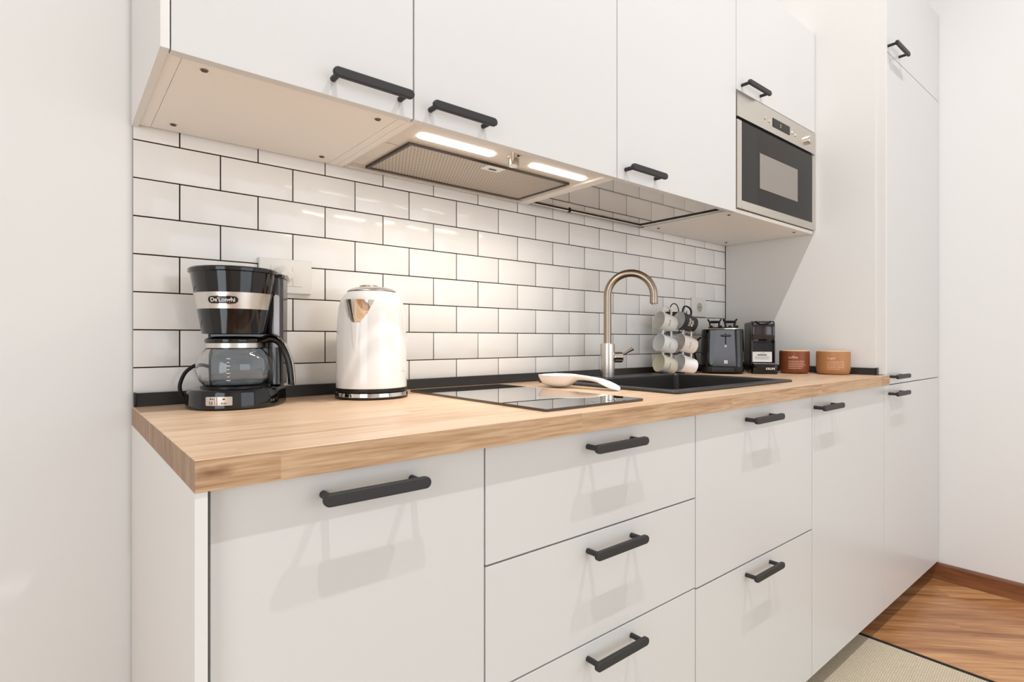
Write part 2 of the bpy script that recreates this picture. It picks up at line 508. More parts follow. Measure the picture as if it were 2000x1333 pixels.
def window(name, along, h0, h1, p0, z0, z1):  # unseen window frame, added around a fill lamp
    bm = new_bm()
    t = 0.06
    def bx(a, c, zz0, zz1):
        if along == 'x': box(bm, a, c, p0 - 0.06, p0 - 0.01, zz0, zz1, 0.004)
        else: box(bm, p0 - 0.06, p0 - 0.01, a, c, zz0, zz1, 0.004)
    bx(h0, h0 + t, z0, z1); bx(h1 - t, h1, z0, z1); bx(h0 + t, h1 - t, z0, z0 + t); bx(h0 + t, h1 - t, z1 - t, z1)
    mid = (h0 + h1) / 2; bx(mid - t / 2, mid + t / 2, z0 + t, z1 - t)
    return struct(name, bm, M['lacquer'])
window('added_window_1', 'x', 0.3, 2.7, Y0, 0.02, 2.3)
window('added_window_2', 'y', -3.0, -1.4, X0, 0.02, 2.3)
# skirting on the right wall
b = new_bm()
prof = [(0, ZF), (-0.014, ZF), (-0.014, ZF + 0.060), (-0.011, ZF + 0.068), (-0.006, ZF + 0.074), (0, ZF + 0.075)]
rings(b, [[Vector((X1 + px, y, z)) for px, z in prof] for y in (Y0, -0.02)])
struct('baseboard_right', b, M['walnut_trim'])
# ceiling spotlights
for i, sx in enumerate(SPOT_X):
    t = thing('ceiling_spotlight', 'round white recessed ceiling spotlight ' + ('nearer the coffee maker end', 'nearer the tall cabinet')[i], 'ceiling light', (sx, SPOT_Y, ZC), group='ceiling spotlights')
    b = new_bm(); lathe(b, [(0.052, -0.004), (0.052, 0), (0.038, 0), (0.038, -0.004)], 32, cap=False)
    v = b.verts; obj('bezel', b, M['lacquer'], t)
    b = new_bm(); lathe(b, [(0.0, -0.0015), (0.037, -0.0015), (0.037, -0.0005), (0, -0.0005)], 32, cap=False); obj('lens', b, M['bulb'], t)
    light_obj('spotlight_beam', 'SPOT', (0, 0, -0.03), SPOT_E[i], (0.97, 0.985, 1.0), radius=0.022, parent=t)

# ================================================================== handles and cabinet parts
def make_handle(parent, x, y, z):
    h = 0.0165; L = 0.152; r = h / 2
    pts = []
    for cx, a0 in ((L / 2 - r, -PI / 2), (-L / 2 + r, PI / 2)):
        for k in range(9):
            a = a0 + PI * k / 8
            pts.append((cx + r * math.cos(a), r * math.sin(a)))
    b = new_bm()
    T = Matrix.Translation((x, y - 0.036, z)) @ Matrix.Rotation(PI / 2, 4, 'X')
    prism(b, pts, -0.0095, 0.0, 0.0022, T=T, seg=3)
    for s in (-1, 1):
        cyl(b, (x + s * 0.064, y, z), (x + s * 0.064, y - 0.028, z), 0.0052, n=16)
    return obj('handle', b, M['handle'], parent)

def front(parent, name, x0, x1, z0, z1, yf, hx, hz, thick=0.018, m='lacquer', bev=0.0012):
    b = new_bm(); box(b, x0, x1, yf, yf + thick, z0, z1, bev, 2)
    d = obj(name, b, M[m], parent)
    if hx is not None: make_handle(d, hx, yf, hz)
    return d

def carcass(parent, x0, x1, y0, y1, z0, z1, m='carcass', open_front=False, t=0.016, nobottom=False):
    b = new_bm()
    box(b, x0, x0 + t, y0, y1, z0, z1); box(b, x1 - t, x1, y0, y1, z0, z1)
    if not nobottom: box(b, x0 + t, x1 - t, y0, y1, z0, z0 + t)
    box(b, x0 + t, x1 - t, y0, y1, z1 - t, z1)
    box(b, x0 + t, x1 - t, y1 - 0.005, y1, z0 + (0 if nobottom else t), z1 - t)
    return obj('body', b, M[m], parent)

ZB = 0.028  # lower edge of the base doors
# --- base row
b = new_bm(); box(b, -0.006, 0.0072, -0.630, -0.001, ZF, ZU - 0.0005, 0.0008)
tag(obj('cover_panel', b, M['panel']), 'white end panel on the left side of the base cabinets, under the worktop', 'cabinet panel')
BX = [0.0125, 0.4015, 0.9985, 1.6225, 2.218]
def plinth(parent, x0, x1):
    b = new_bm(); box(b, x0, x1, -0.485, -0.47, ZF, ZB - 0.002); obj('plinth', b, M['lacquer'], parent)
c = thing('base_cabinet', 'narrow white base cabinet at the left end, one tall door with a black bar handle', 'kitchen cabinet', (0, 0, ZF))
c.location = (0, 0, 0)
carcass(c, 0.0142, 0.4015, -0.592, -0.02, ZB, ZU - 0.002)
front(c, 'door', 0.0128, 0.4000, ZB, ZU - 0.004, YD, 0.2065, 0.8375); plinth(c, 0.0095, 0.4015)
c = thing('drawer_cabinet', 'white base cabinet with three stacked drawers under the hob', 'kitchen cabinet')
carcass(c, 0.4018, 0.9982, -0.592, -0.02, ZB, 0.845)
for z1, z0, hz in ((ZU - 0.004, 0.6775, 0.8375), (0.6745, 0.4735, 0.644), (0.4705, ZB, 0.4435)):
    front(c, 'drawer', 0.4032, 0.9968, z0, z1, YD, 0.7035, hz)
plinth(c, 0.4018, 0.9982)
c = thing('sink_cabinet', 'white base cabinet under the sink with two stacked drawer fronts', 'kitchen cabinet')
b = new_bm()
for q in ((0.9988, 1.0148), (1.6062, 1.6222)): box(b, q[0], q[1], -0.592, -0.02, ZB, 0.845)
box(b, 1.0148, 1.6062, -0.592, -0.02, ZB, ZB + 0.016)
obj('body', b, M['carcass'], c)
for z1, z0, hz in ((ZU - 0.004, 0.4700, 0.8335), (0.4660, ZB, 0.440)):
    front(c, 'drawer', 1.0002, 1.6208, z0, z1, YD, 1.2910, hz)
plinth(c, 0.9988, 1.6222)
c = thing('dishwasher', 'white front of the built-in dishwasher with one high bar handle, beside the tall cabinet', 'dishwasher')
b = new_bm(); box(b, 1.6255, 2.2155, -0.592, -0.03, ZB + 0.02, ZU - 0.006); obj('body', b, M['steel'], c)
front(c, 'door', 1.6238, 2.2530, ZB, ZU - 0.004, YD, 1.7020, 0.832); plinth(c, 1.6228, 2.218)

# --- tall cabinet
ZTALL = 2.515
c = thing('tall_cabinet', 'tall white cabinet at the right end with three doors and black bar handles', 'tall cabinet')
b = new_bm(); box(b, XR, XR + 0.016, -0.594, -0.001, ZU + 0.0005, ZTALL, 0.0006)
box(b, XR + 0.0005, XR + 0.016, -0.594, -0.001, ZB, ZU + 0.0005)
box(b, XR + 0.004, XR + 0.0165, -0.627, -0.594, ZU + 0.038, ZTALL, 0.0008)
box(b, XR + 0.016, X1 - 0.004, -0.594, -0.001, ZTALL - 0.016, ZTALL); box(b, X1 - 0.02, X1 - 0.004, -0.594, -0.001, ZB, ZTALL - 0.016)
box(b, XR + 0.016, X1 - 0.02, -0.02, -0.001, ZB, ZTALL - 0.016)
obj('body', b, M['panel'], c)
XT0, XT1 = 2.2415, X1 - 0.004
front(c, 'door', 2.2560, XT1, ZB, 0.8635, YD, 2.3680, 0.832, bev=0.001)
front(c, 'door', XT0, XT1, 0.8665, 2.1180, YD, 2.3680, 0.8965, bev=0.001)
front(c, 'door', XT0, XT1, 2.1205, ZTALL, YD, 2.3600, 2.108 + 0.035, bev=0.001)
b = new_bm(); box(b, XR + 0.016, X1 - 0.004, -0.485, -0.47, ZF, ZB - 0.002); obj('plinth', b, M['lacquer'], c)

# --- wall row
ZW = 1.4595   # underside of the wall cabinets
ZD = 1.4555   # lower edge of the wall doors
ZWT = 2.26
b = new_bm(); box(b, -0.0068, 0.0052, YW, -0.0005, ZD + 0.001, ZWT, 0.0008)
tag(obj('cover_panel', b, M['panel']), 'white end panel on the left side of the wall cabinets', 'cabinet panel')
WX = [0.0055, 0.4040, 1.0010, 1.6045, 2.2195]
def screws(parent, pts, z):
    for x, y in pts:
        b = new_bm()
        lathe(b, [(0.0, 0.0022), (0.0042, 0.0018), (0.0062, 0.0), (0.0, 0.0)], 16, c=(x, y, 0), cap=False, T=Matrix.Translation((0, 0, z)) @ Matrix.Scale(-1, 4, (0, 0, 1)))
        box(b, x - 0.004, x + 0.004, y - 0.0008, y + 0.0008, z - 0.0028, z - 0.0019)
        obj('screw', b, M['screw'], parent)
c = thing('wall_cabinet', 'narrow white wall cabinet at the left end with screws in its underside', 'kitchen cabinet')
b = new_bm()
box(b, WX[0], WX[0] + 0.0185, -0.3625, -0.008, ZW, ZWT, 0.0006); box(b, WX[1] - 0.0185, WX[1], -0.3625, -0.008, ZW, ZWT, 0.0006)
box(b, WX[0] + 0.0190, WX[1] - 0.0190, -0.3625, -0.008, ZW + 0.0004, ZW + 0.018, 0.0006)
box(b, WX[0] + 0.0185, WX[1] - 0.0185, -0.3625, -0.008, ZWT - 0.018, ZWT)
obj('body', b, M['carcass'], c)
front(c, 'door', WX[0] + 0.0012, WX[1] - 0.0015, ZD, ZWT, YW, 0.3105, 1.4855)
screws(c, ((0.058, -0.337), (0.057, -0.051), (0.355, -0.332), (0.353, -0.049)), ZW)
c = thing('hood_cabinet', 'white wall cabinet above the hob that holds the extractor hood', 'kitchen cabinet')
b = new_bm()
box(b, WX[1] + 0.0005, WX[1] + 0.0165, -0.3625, -0.008, ZW, ZWT, 0.0006); box(b, WX[2] - 0.0165, WX[2] - 0.0005, -0.3625, -0.008, ZW, ZWT, 0.0006)
box(b, WX[1] + 0.0165, WX[2] - 0.0165, -0.3625, -0.008, 1.60, 1.616); box(b, WX[1] + 0.0165, WX[2] - 0.0165, -0.3625, -0.008, ZWT - 0.018, ZWT)
obj('body', b, M['carcass'], c)
front(c, 'door', WX[1] + 0.0015, WX[2] - 0.0015, ZD, ZWT, YW, 0.5040, 1.4830)
c = thing('drainer_cabinet', 'white wall cabinet above the sink with an open base over a steel tray', 'kitchen cabinet')
b = new_bm()
box(b, WX[2] + 0.0005, WX[2] + 0.0165, -0.3625, -0.008, ZW, ZWT, 0.0006); box(b, WX[3] - 0.0165, WX[3] - 0.0005, -0.3625, -0.008, ZW, ZWT, 0.0006)
box(b, WX[2] + 0.0165, WX[3] - 0.0165, -0.3625, -0.008, ZWT - 0.018, ZWT); box(b, WX[2] + 0.0165, WX[3] - 0.0165, -0.016, -0.008, ZW + 0.03, ZWT - 0.018)
obj('body', b, M['carcass'], c)
front(c, 'door', WX[2] + 0.0015, WX[3] - 0.0015, ZD, ZWT, YW, 1.0985, 1.4835)
c = thing('oven_cabinet', 'white wall cabinet at the right end around the built-in microwave', 'kitchen cabinet')
b = new_bm()
box(b, WX[3] + 0.0005, WX[3] + 0.0165, -0.3625, -0.008, ZW, ZWT, 0.0006); box(b, WX[4] - 0.0165, WX[4], -0.3625, -0.008, ZW, ZWT, 0.0006)
box(b, WX[3] + 0.0170, WX[4] - 0.0170, -0.3625, -0.008, ZW + 0.0004, ZW + 0.012, 0.0004)
box(b, WX[3] + 0.0012, WX[4] - 0.001, -0.376, -0.3628, ZW - 0.001, ZW + 0.0115, 0.0006)
box(b, WX[3] + 0.0165, WX[4] - 0.0165, -0.3625, -0.008, 1.868, 1.884); box(b, WX[3] + 0.0165, WX[4] - 0.0165, -0.3625, -0.008, ZWT - 0.018, ZWT)
obj('body', b, M['carcass'], c)
front(c, 'door', WX[3] + 0.0015, WX[4] - 0.001, 1.8625, ZWT, YW, 1.7035, 1.883)
screws(c, ((1.62 + 0.02, -0.339), (1.6453, -0.051), (2.122, -0.345), (2.131, -0.054)), ZW)

# --- steel draining tray closing the cabinet over the sink
t = thing('draining_tray', 'shiny steel draining tray under the wall cabinet above the sink', 'dish drainer')
b = new_bm(); box(b, 1.0240, 1.5560, -0.356, -0.0330, 1.4655, 1.4680); obj('tray', b, M['mirror'], t)
b = new_bm(); cyl(b, (1.0235, -0.0245, 1.4625), (1.5780, -0.0245, 1.4625), 0.0036, n=12); obj('rail', b, M['chrome'], t)
b = new_bm(); cyl(b, (1.5695, -0.360, 1.4625), (1.5695, -0.029, 1.4625), 0.0036, n=12); obj('rail', b, M['chrome'], t)
b = new_bm()
box(b, 1.5562, 1.5655, -0.360, -0.018, 1.4640, 1.480); box(b, 1.5742, 1.5865, -0.360, -0.018, 1.4640, 1.480)
box(b, 1.0240, 1.5562, -0.0328, -0.0285, 1.4640, 1.480); box(b, 1.0180, 1.0238, -0.360, -0.018, 1.4640, 1.480)
box(b, 1.0238, 1.5562, -0.0206, -0.0182, 1.4640, 1.480)
box(b, 1.5655, 1.5742, -0.360, -0.018, 1.4700, 1.480)
for x in (1.19, 1.5795): box(b, x - 0.004, x + 0.004, -0.030, -0.0185, 1.4580, 1.4650, 0.001)
box(b, 1.5560, 1.5865, -0.3625, -0.3550, 1.4600, 1.4650)
obj('gasket', b, M['black_matt'], t)

# ================================================================== worktop, upstands
SX0, SX1, SY0, SY1 = 1.045, 1.625, -0.525, -0.080
def worktop():
    xs = [-0.006, SX0, SX1, XR - 0.0005, 2.250]; ys = [-0.632, SY0, SY1, -0.001]
    bm = new_bm()
    def quad(p, mi):
        f = bm.faces.new([bm.verts.new(q) for q in p]); f.material_index = mi
    e = 0.0009
    top = ZT
    yv = [ys[0] + e, ys[1], ys[2], ys[3]]; xv = [xs[0] + e, xs[1], xs[2], xs[3]]
    for i in range(3):
        for j in range(3):
            if i == 1 and j == 1: continue
            quad([(xv[i], yv[j], top), (xv[i + 1], yv[j], top), (xv[i + 1], yv[j + 1], top), (xv[i], yv[j + 1], top)], 0)
            quad([(xs[i], ys[j + 1], ZU), (xs[i + 1], ys[j + 1], ZU), (xs[i + 1], ys[j], ZU), (xs[i], ys[j], ZU)], 0)
    # right nib in front of the tall cabinet panel
    quad([(xs[3], ys[0] + e, top), (xs[4], ys[0] + e, top), (xs[4], -0.6285, top), (xs[3], -0.6285, top)], 0)
    quad([(xs[3], -0.6285, ZU), (xs[4], -0.6285, ZU), (xs[4], ys[0], ZU), (xs[3], ys[0], ZU)], 0)
    quad([(xs[4], -0.6285, ZU), (xs[4], -0.6285, top), (xs[3], -0.6285, top), (xs[3], -0.6285, ZU)], 2)
    quad([(xs[4], ys[0], ZU), (xs[4], -0.6285, ZU), (xs[4], -0.6285, top), (xs[4], ys[0], top)], 2)
    # front, arris, left end, back, right end
    quad([(xs[0], ys[0], ZU), (xs[4], ys[0], ZU), (xs[4], ys[0], top - e), (xs[0], ys[0], top - e)], 1)
    quad([(xs[0], ys[0], top - e), (xs[4], ys[0], top - e), (xs[4], ys[0] + e, top), (xs[0] + e, ys[0] + e, top)], 0)
    quad([(xs[0], ys[3], ZU), (xs[0], ys[0], ZU), (xs[0], ys[0], top - e), (xs[0], ys[3], top - e)], 2)
    quad([(xs[0], ys[3], top - e), (xs[0], ys[0], top - e), (xs[0] + e, ys[0] + e, top), (xs[0] + e, ys[3], top)], 0)
    quad([(xs[3], ys[3], ZU), (xs[0], ys[3], ZU), (xs[0] + e, ys[3], top), (xs[3], ys[3], top)], 2)
    quad([(xs[3], -0.6285, ZU), (xs[3], ys[3], ZU), (xs[3], ys[3], top), (xs[3], -0.6285, top)], 2)
    # sides of the opening
    for p, q in (((SX0, SY0), (SX1, SY0)), ((SX1, SY0), (SX1, SY1)), ((SX1, SY1), (SX0, SY1)), ((SX0, SY1), (SX0, SY0))):
        quad([(p[0], p[1], ZU), (q[0], q[1], ZU), (q[0], q[1], top), (p[0], p[1], top)], 2)
    bmesh.ops.remove_doubles(bm, verts=bm.verts[:], dist=1e-5)
    return bm
wt = obj('worktop', worktop(), [M['oak'], M['oak_edge'], M['oak_end']], smooth=0)
tag(wt, 'long oak worktop running over all the base cabinets', 'worktop')

def strip_bm(along, a0, a1, base):
    bm = new_bm()
    pf = [(0, 0.0005), (0.019, 0.0005), (0.0195, 0.003), (0.0125, 0.0235), (0.0105, 0.0255), (0, 0.0255)]
    rs = []
    for a in (a0, a1):
        if along == 'x': rs.append([Vector((a, -0.0005 - d + 0.0, ZT + z)) for d, z in pf])
        else: rs.append([Vector((base - d, a, ZT + z)) for d, z in pf])
    return rings(bm, rs)
u1 = thing('worktop_upstand', 'black sealing strip along the foot of the tiled wall behind the worktop', 'sealing strip')
obj('strip', strip_bm('x', 0.0005, XR - 0.0215, 0), M['upstand'], u1)
b = new_bm(); box(b, -0.0045, 0.0005, -0.0215, -0.0005, ZT + 0.0004, ZT + 0.0275, 0.0015); obj('end_cap', b, M['black_satin'], u1)
u2 = thing('worktop_upstand', 'black sealing strip along the side of the tall cabinet behind the two jars', 'sealing strip')
obj('strip', strip_bm('y', -0.600, -0.0220, XR - 0.0006), M['upstand'], u2)
b = new_bm(); box(b, XR - 0.0215, XR - 0.0008, -0.606, -0.600, ZT + 0.0004, ZT + 0.0275, 0.0015); obj('end_cap', b, M['black_satin'], u2)

# ================================================================== hob
t = thing('induction_hob', 'black glass induction hob set in the oak worktop left of the sink', 'hob')
b = new_bm(); prism(b, rrect(0.562, 0.850, -0.583, -0.083, 0.006), ZT + 0.0003, ZT + 0.0053, 0.0012); obj('glass_top', b, M['black_glass'], t)
b = new_bm()
for i, x in enumerate((0.690, 0.715, 0.740, 0.765, 0.790, 0.812)):
    box(b, x - 0.006, x + 0.006, -0.566, -0.562, ZT + 0.00531, ZT + 0.00555)
    if i % 2: box(b, x - 0.002, x + 0.002, -0.558, -0.553, ZT + 0.00531, ZT + 0.00555)
obj('touch_controls', b, mat('grey_print', srgb(120, 116, 112), 0.4), t)

# ================================================================== sink
t = thing('sink', 'black composite sink with a wide flat rim set in the oak worktop', 'sink')
def rr3(x0, x1, y0, y1, r, z): return [Vector((x, y, z)) for x, y in rrect(x0, x1, y0, y1, r, 6)]
b = new_bm()
ox0, ox1, oy0, oy1 = 1.022, 1.648, -0.549, -0.052
ix0, ix1, iy0, iy1 = 1.060, 1.610, -0.512, -0.150
rs = [rr3(ox0 + .001, ox1 - .001, oy0 + .001, oy1 - .001, 0.011, ZT + 0.0003), rr3(ox0, ox1, oy0, oy1, 0.012, ZT + 0.004), rr3(ox0 + .003, ox1 - .003, oy0 + .003, oy1 - .003, 0.011, ZT + 0.0072),
      rr3(ix0 - .003, ix1 + .003, iy0 - .003, iy1 + .003, 0.020, ZT + 0.0072), rr3(ix0, ix1, iy0, iy1, 0.018, ZT + 0.003),
      rr3(ix0 + .004, ix1 - .004, iy0 + .004, iy1 - .004, 0.018, ZT - 0.150), rr3(ix0 + .018, ix1 - .018, iy0 + .018, iy1 - .018, 0.02, ZT - 0.170)]
rings(b, rs, cap=False)
b.faces.new([v for v in b.verts][-len(rs[0]):])
obj('bowl', b, M['granite'], t)
b = new_bm(); lathe(b, [(0, 0.003), (0.036, 0.003), (0.043, 0.0), ], 32, c=(1.335, -0.33, ZT - 0.170), cap=False); obj('drain', b, M['chrome'], t)

# ================================================================== mixer tap
t = thing('mixer_tap', 'brushed steel mixer tap with a high curved spout behind the sink', 'tap', (1.290, -0.104, ZT + 0.0074))
b = new_bm(); lathe(b, [(0.0225, 0), (0.0235, 0.001), (0.0235, 0.108), (0.0225, 0.110), (0.0135, 0.110), (0.0135, 0.112)], 40); obj('body', b, M['steel'], t)
sd = Vector((0.62, -0.785, 0)).normalized()
pts = [Vector((0, 0, 0.108)), Vector((0, 0, 0.18)), Vector((0, 0, 0.262))]
Ra = 0.0745; zc = 0.268
for k in range(0, 25):
    a = PI - (PI * 1.02) * k / 24
    pts.append(sd * (Ra + Ra * math.cos(a)) + Vector((0, 0, zc + Ra * math.sin(a))))
b = new_bm(); tube(b, pts, 0.0125, 24); obj('spout', b, M['steel_dark'], t)
e0 = pts[-1]; dd = (pts[-1] - pts[-2]).normalized()
b = new_bm(); cyl(b, e0 - dd * 0.002, e0 + dd * 0.022, 0.0130, n=28, bev=0.001); cyl(b, e0 + dd * 0.022, e0 + dd * 0.026, 0.0075, n=16); obj('aerator', b, M['steel_dark'], t)
ld = Vector((0.80, -0.60, 0)).normalized()
b = new_bm(); cyl(b, ld * 0.020 + Vector((0, 0, 0.066)), ld * 0.050 + Vector((0, 0, 0.066)), 0.0185, n=32, bev=0.003)
lv = obj('lever_housing', b, M['chrome'], t)
b = new_bm(); p = ld * 0.047 + Vector((0, 0, 0.072)); q = p + ld * 0.038 + Vector((0, 0, 0.022)); tube(b, [p, (p + q) / 2, q], [0.0035, 0.0045, 0.006], 14); obj('lever', b, M['steel_dark'], lv)

# ================================================================== extractor hood
t = thing('extractor_hood', 'cream built-in extractor hood with two lit lamps under the wall cabinet above the hob', 'extractor hood')
hx0, hx1 = WX[1] + 0.0175, WX[2] - 0.0175
zh = 1.4650
b = new_bm()
box(b, hx0, hx1, -0.360, -0.020, zh, zh + 0.055, 0.001)
box(b, hx0 + 0.002, hx1 - 0.002, -0.0195, -0.0085, zh - 0.006, zh + 0.045, 0.001)
box(b, hx0, hx0 + 0.004, -0.360, -0.002 - 0.007, zh - 0.0045, zh, 0.0005)
obj('housing', b, mat('cream_steel', srgb(222, 210, 196), 0.25, spec=0.5, coat=0.3), t)
fx0, fx1, fy0, fy1 = 0.468, 0.962, -0.250, -0.032
b = new_bm(); box(b, fx0 + 0.008, fx1 - 0.008, fy0 + 0.006, fy1 - 0.008, zh - 0.004, zh - 0.001); gf = obj('grease_filter', b, M['filter'], t)
b = new_bm()
box(b, fx0, fx0 + 0.008, fy0, fy1, zh - 0.006, zh + 0.0005, 0.001); box(b, fx1 - 0.008, fx1, fy0, fy1, zh - 0.006, zh + 0.0005, 0.001)
box(b, fx0 + 0.008, fx1 - 0.008, fy0, fy0 + 0.003, zh - 0.006, zh + 0.0005, 0.0006); box(b, fx0 + 0.008, fx1 - 0.008, fy1 - 0.010, fy1, zh - 0.006, zh + 0.0005, 0.001)
fr = obj('filter_frame', b, mat('dark_grey_frame', srgb(72, 66, 62), 0.4, metal=0.5), gf)
b = new_bm(); box(b, 0.688, 0.742, -0.247, -0.212, zh - 0.0062, zh - 0.0035, 0.001); lt = obj('latch', b, M['ceramic'], gf)
b = new_bm(); box(b, 0.704, 0.726, -0.230, -0.222, zh - 0.0067, zh - 0.0060); obj('latch_slot', b, M['ink'], gf)
for q in ((hx0 + 0.03, hx1 - 0.02, -0.3585, -0.3555), (hx0 + 0.004, fx0 - 0.002, -0.216, -0.2145), (hx0 + 0.004, fx0 - 0.001, -0.037, -0.0355), (fx1 + 0.001, hx1 - 0.004, -0.037, -0.0355)):
    b = new_bm(); box(b, q[0], q[1], q[2], q[3], zh - 0.0008, zh + 0.0005); obj('seam', b, M['groove'], t)
for x0, x1 in ((0.462, 0.662), (0.775, 0.968)):
    poly = []
    r = 0.0125
    for cx, a0 in ((x1 - r, -PI / 2), (x0 + r, PI / 2)):
        for k in range(9):
            a = a0 + PI * k / 8; poly.append((cx + r * math.cos(a) * 1.0, -0.300 + r * math.sin(a)))
    b = new_bm(); prism(b, poly, zh - 0.0025, zh + 0.0005); lp = obj('lamp_cover', b, M['led'], t)
    light_obj('hood_lamp_light', 'AREA', ((x0 + x1) / 2, -0.300, zh - 0.006), 0.85, (1.0, 0.90, 0.78), size=x1 - x0, size_y=0.03, spread=math.radians(150), parent=t)
b = new_bm(); lathe(b, [(0, -0.024), (0.0115, -0.024), (0.013, -0.022), (0.013, -0.004), (0.0175, -0.002), (0.0175, 0.0)], 32, c=(0.704, -0.322, zh), cap=False); obj('control_knob', b, M['chrome'], t)

# ================================================================== built-in microwave
t = thing('microwave', 'built-in steel microwave with a dark glass door in the wall cabinets', 'microwave')
mx0, mx1 = WX[3] + 0.003, WX[4] - 0.001
b = new_bm(); box(b, mx0 + 0.02, mx1 - 0.02, -0.362, -0.05, 1.473, 1.860); obj('body', b, M['black_satin'], t)
b = new_bm(); box(b, mx0, mx1, YW - 0.002, -0.363, 1.7745, 1.8585, 0.001); cp = obj('control_panel', b, M['steel'], t)
b = new_bm(); box(b, 1.856, 1.990, YW - 0.0035, YW - 0.001, 1.7985, 1.8300, 0.0008); ds = obj('display', b, M['oven_glass'], cp)
text_mesh('display_digit', '2', 0.016, M['white_ink'], ds, lambda x, y, z: Vector((1.915 + x, YW - 0.0037 - z, 1.8135 + y)), extrude=0.0001)
for x, zz in ((1.800, 1.816), (1.830, 1.812), (2.012, 1.814), (2.040, 1.811)):
    b = new_bm(); cyl(b, (x, YW, zz), (x, YW - 0.0055, zz), 0.0062, n=20, bev=0.001); obj('button', b, M['chrome'], cp)
b = new_bm(); cyl(b, (2.145, YW, 1.816), (2.145, YW - 0.016, 1.816), 0.0175, n=32, bev=0.002); obj('dial', b, M['steel'], cp)
b = new_bm()
box(b, mx0, mx0 + 0.030, YW - 0.002, -0.363, 1.4735, 1.7645, 0.001); box(b, mx1 - 0.028, mx1, YW - 0.002, -0.363, 1.4735, 1.7645, 0.001)
box(b, mx0 + 0.030, mx1 - 0.028, YW - 0.002, -0.363, 1.4735, 1.5000, 0.0006)
dr = obj('door_frame', b, M['steel'], t)
b = new_bm(); box(b, mx0 + 0.0305, mx1 - 0.0285, YW - 0.001, -0.364, 1.5003, 1.7640); obj('door_glass', b, M['oven_glass'], dr)
b = new_bm(); box(b, 1.762, 2.059, YW - 0.0018, YW - 0.0008, 1.5615, 1.6840); obj('door_window', b, M['oven_window'], dr)
b = new_bm(); box(b, mx0, mx1, -0.372, -0.363, 1.7648, 1.7742); obj('gap_seal', b, M['black_matt'], t)

# ================================================================== wall sockets and plug
def socket_plate(label, x0, x1, z0, z1, modules):
    t = thing('wall_socket', label, 'wall socket')
    b = new_bm(); box(b, x0, x1, -0.0095, -0.0008, z0, z1, 0.0025, 3); pl = obj('cover_plate', b, M['socket'], t)
    for kind, a, c, q0, q1 in modules:
        b = new_bm(); box(b, a, c, -0.0110, -0.0090, q0, q1, 0.0008)
        md = obj('module', b, M['socket'], pl)
        if kind == 'hole':
            cx, cz = (a + c) / 2, (q0 + q1) / 2
            b = new_bm(); cyl(b, (cx, -0.0105, cz), (cx, -0.0114, cz), min(c - a, q1 - q0) * 0.42, n=32)
            obj('socket_well', b, M['groove'], md)
            b = new_bm()
            for s in (-1, 1): cyl(b, (cx + s * 0.006, -0.0112, cz), (cx + s * 0.006, -0.0118, cz), 0.0022, n=12)
            obj('pin_hole', b, M['black_matt'], md)
    return t
socket_plate('white double wall socket on the tiles behind the black coffee maker', 0.2270, 0.3445, 1.142, 1.2205,
    (('hole', 0.2520, 0.2990, 1.1590, 1.2050), ('blank', 0.3000, 0.3220, 1.1590, 1.2050)))
socket_plate('white single wall socket on the tiles above the toaster', 1.9400, 2.0450, 1.133, 1.214,
    (('hole', 1.9660, 2.0190, 1.150, 1.197),))
t = thing('power_plug', 'white round plug in the wall socket behind the coffee maker', 'plug')
b = new_bm(); cyl(b, (0.276, -0.0118, 1.182), (0.276, -0.026, 1.182), 0.0205, n=32, bev=0.003); cyl(b, (0.276, -0.026, 1.182), (0.276, -0.042, 1.180), 0.0195, 0.014, n=32, bev=0.003); obj('plug_body', b, M['socket'], t)
b = new_bm(); tube(b, catmull([(0.276, -0.042, 1.178), (0.272, -0.046, 1.165), (0.258, -0.036, 1.135), (0.245, -0.014, 1.08), (0.240, -0.010, 1.0), (0.236, -0.024, 0.936), (0.226, -0.034, 0.9105), (0.205, -0.036, 0.9095)], 6), 0.003, 10); obj('cord', b, M['black_matt'], t)

# ================================================================== coffee maker
CM = thing('coffee_maker', 'black filter coffee maker with a silver band at the left end of the worktop', 'coffee maker', (0.153, -0.1155, ZT + 0.0003), math.radians(-30))
def dring(r, yb, z, n=24, cy=0.0, k=5, rc=0.012):
    pts = [Vector((r * math.cos(a), cy + r * math.sin(a), z)) for a in [PI + PI * i / n for i in range(n + 1)]]
    # right side up to the back with rounded back corners, then the left side
    for i in range(k + 1):
        a = PI / 2 * i / k
        pts.append(Vector((r - rc + rc * math.cos(a), yb - rc + rc * math.sin(a), z)))
    for i in range(k + 1):
        a = PI / 2 + PI / 2 * i / k
        pts.append(Vector((-r + rc + rc * math.cos(a), yb - rc + rc * math.sin(a), z)))
    return pts
b = new_bm(); rings(b, [dring(0.083, 0.062, 0.0), dring(0.0855, 0.064, 0.003), dring(0.0845, 0.064, 0.030), dring(0.0815, 0.062, 0.036), dring(0.074, 0.06, 0.0378)])
base = obj('base', b, M['black_gloss'], CM)
b = new_bm(); lathe(b, [(0, 0.0378), (0.060, 0.0378), (0.060, 0.0405), (0.056, 0.0415), (0, 0.0415)], 48, cap=False); obj('hot_plate', b, M['black_satin'], base)
def wrap(rad, phi0, zc, lean=0.0, cy=0.0):
    """wraps flat art on a cylinder of the front: phi0 = angle of the art's centre from local -y, positive to +x"""
    def f(x, y, z):
        a = phi0 + x / rad
        rr_ = rad + z + lean * y
        return Vector((rr_ * math.sin(a), cy - rr_ * math.cos(a), zc + y))
    return f
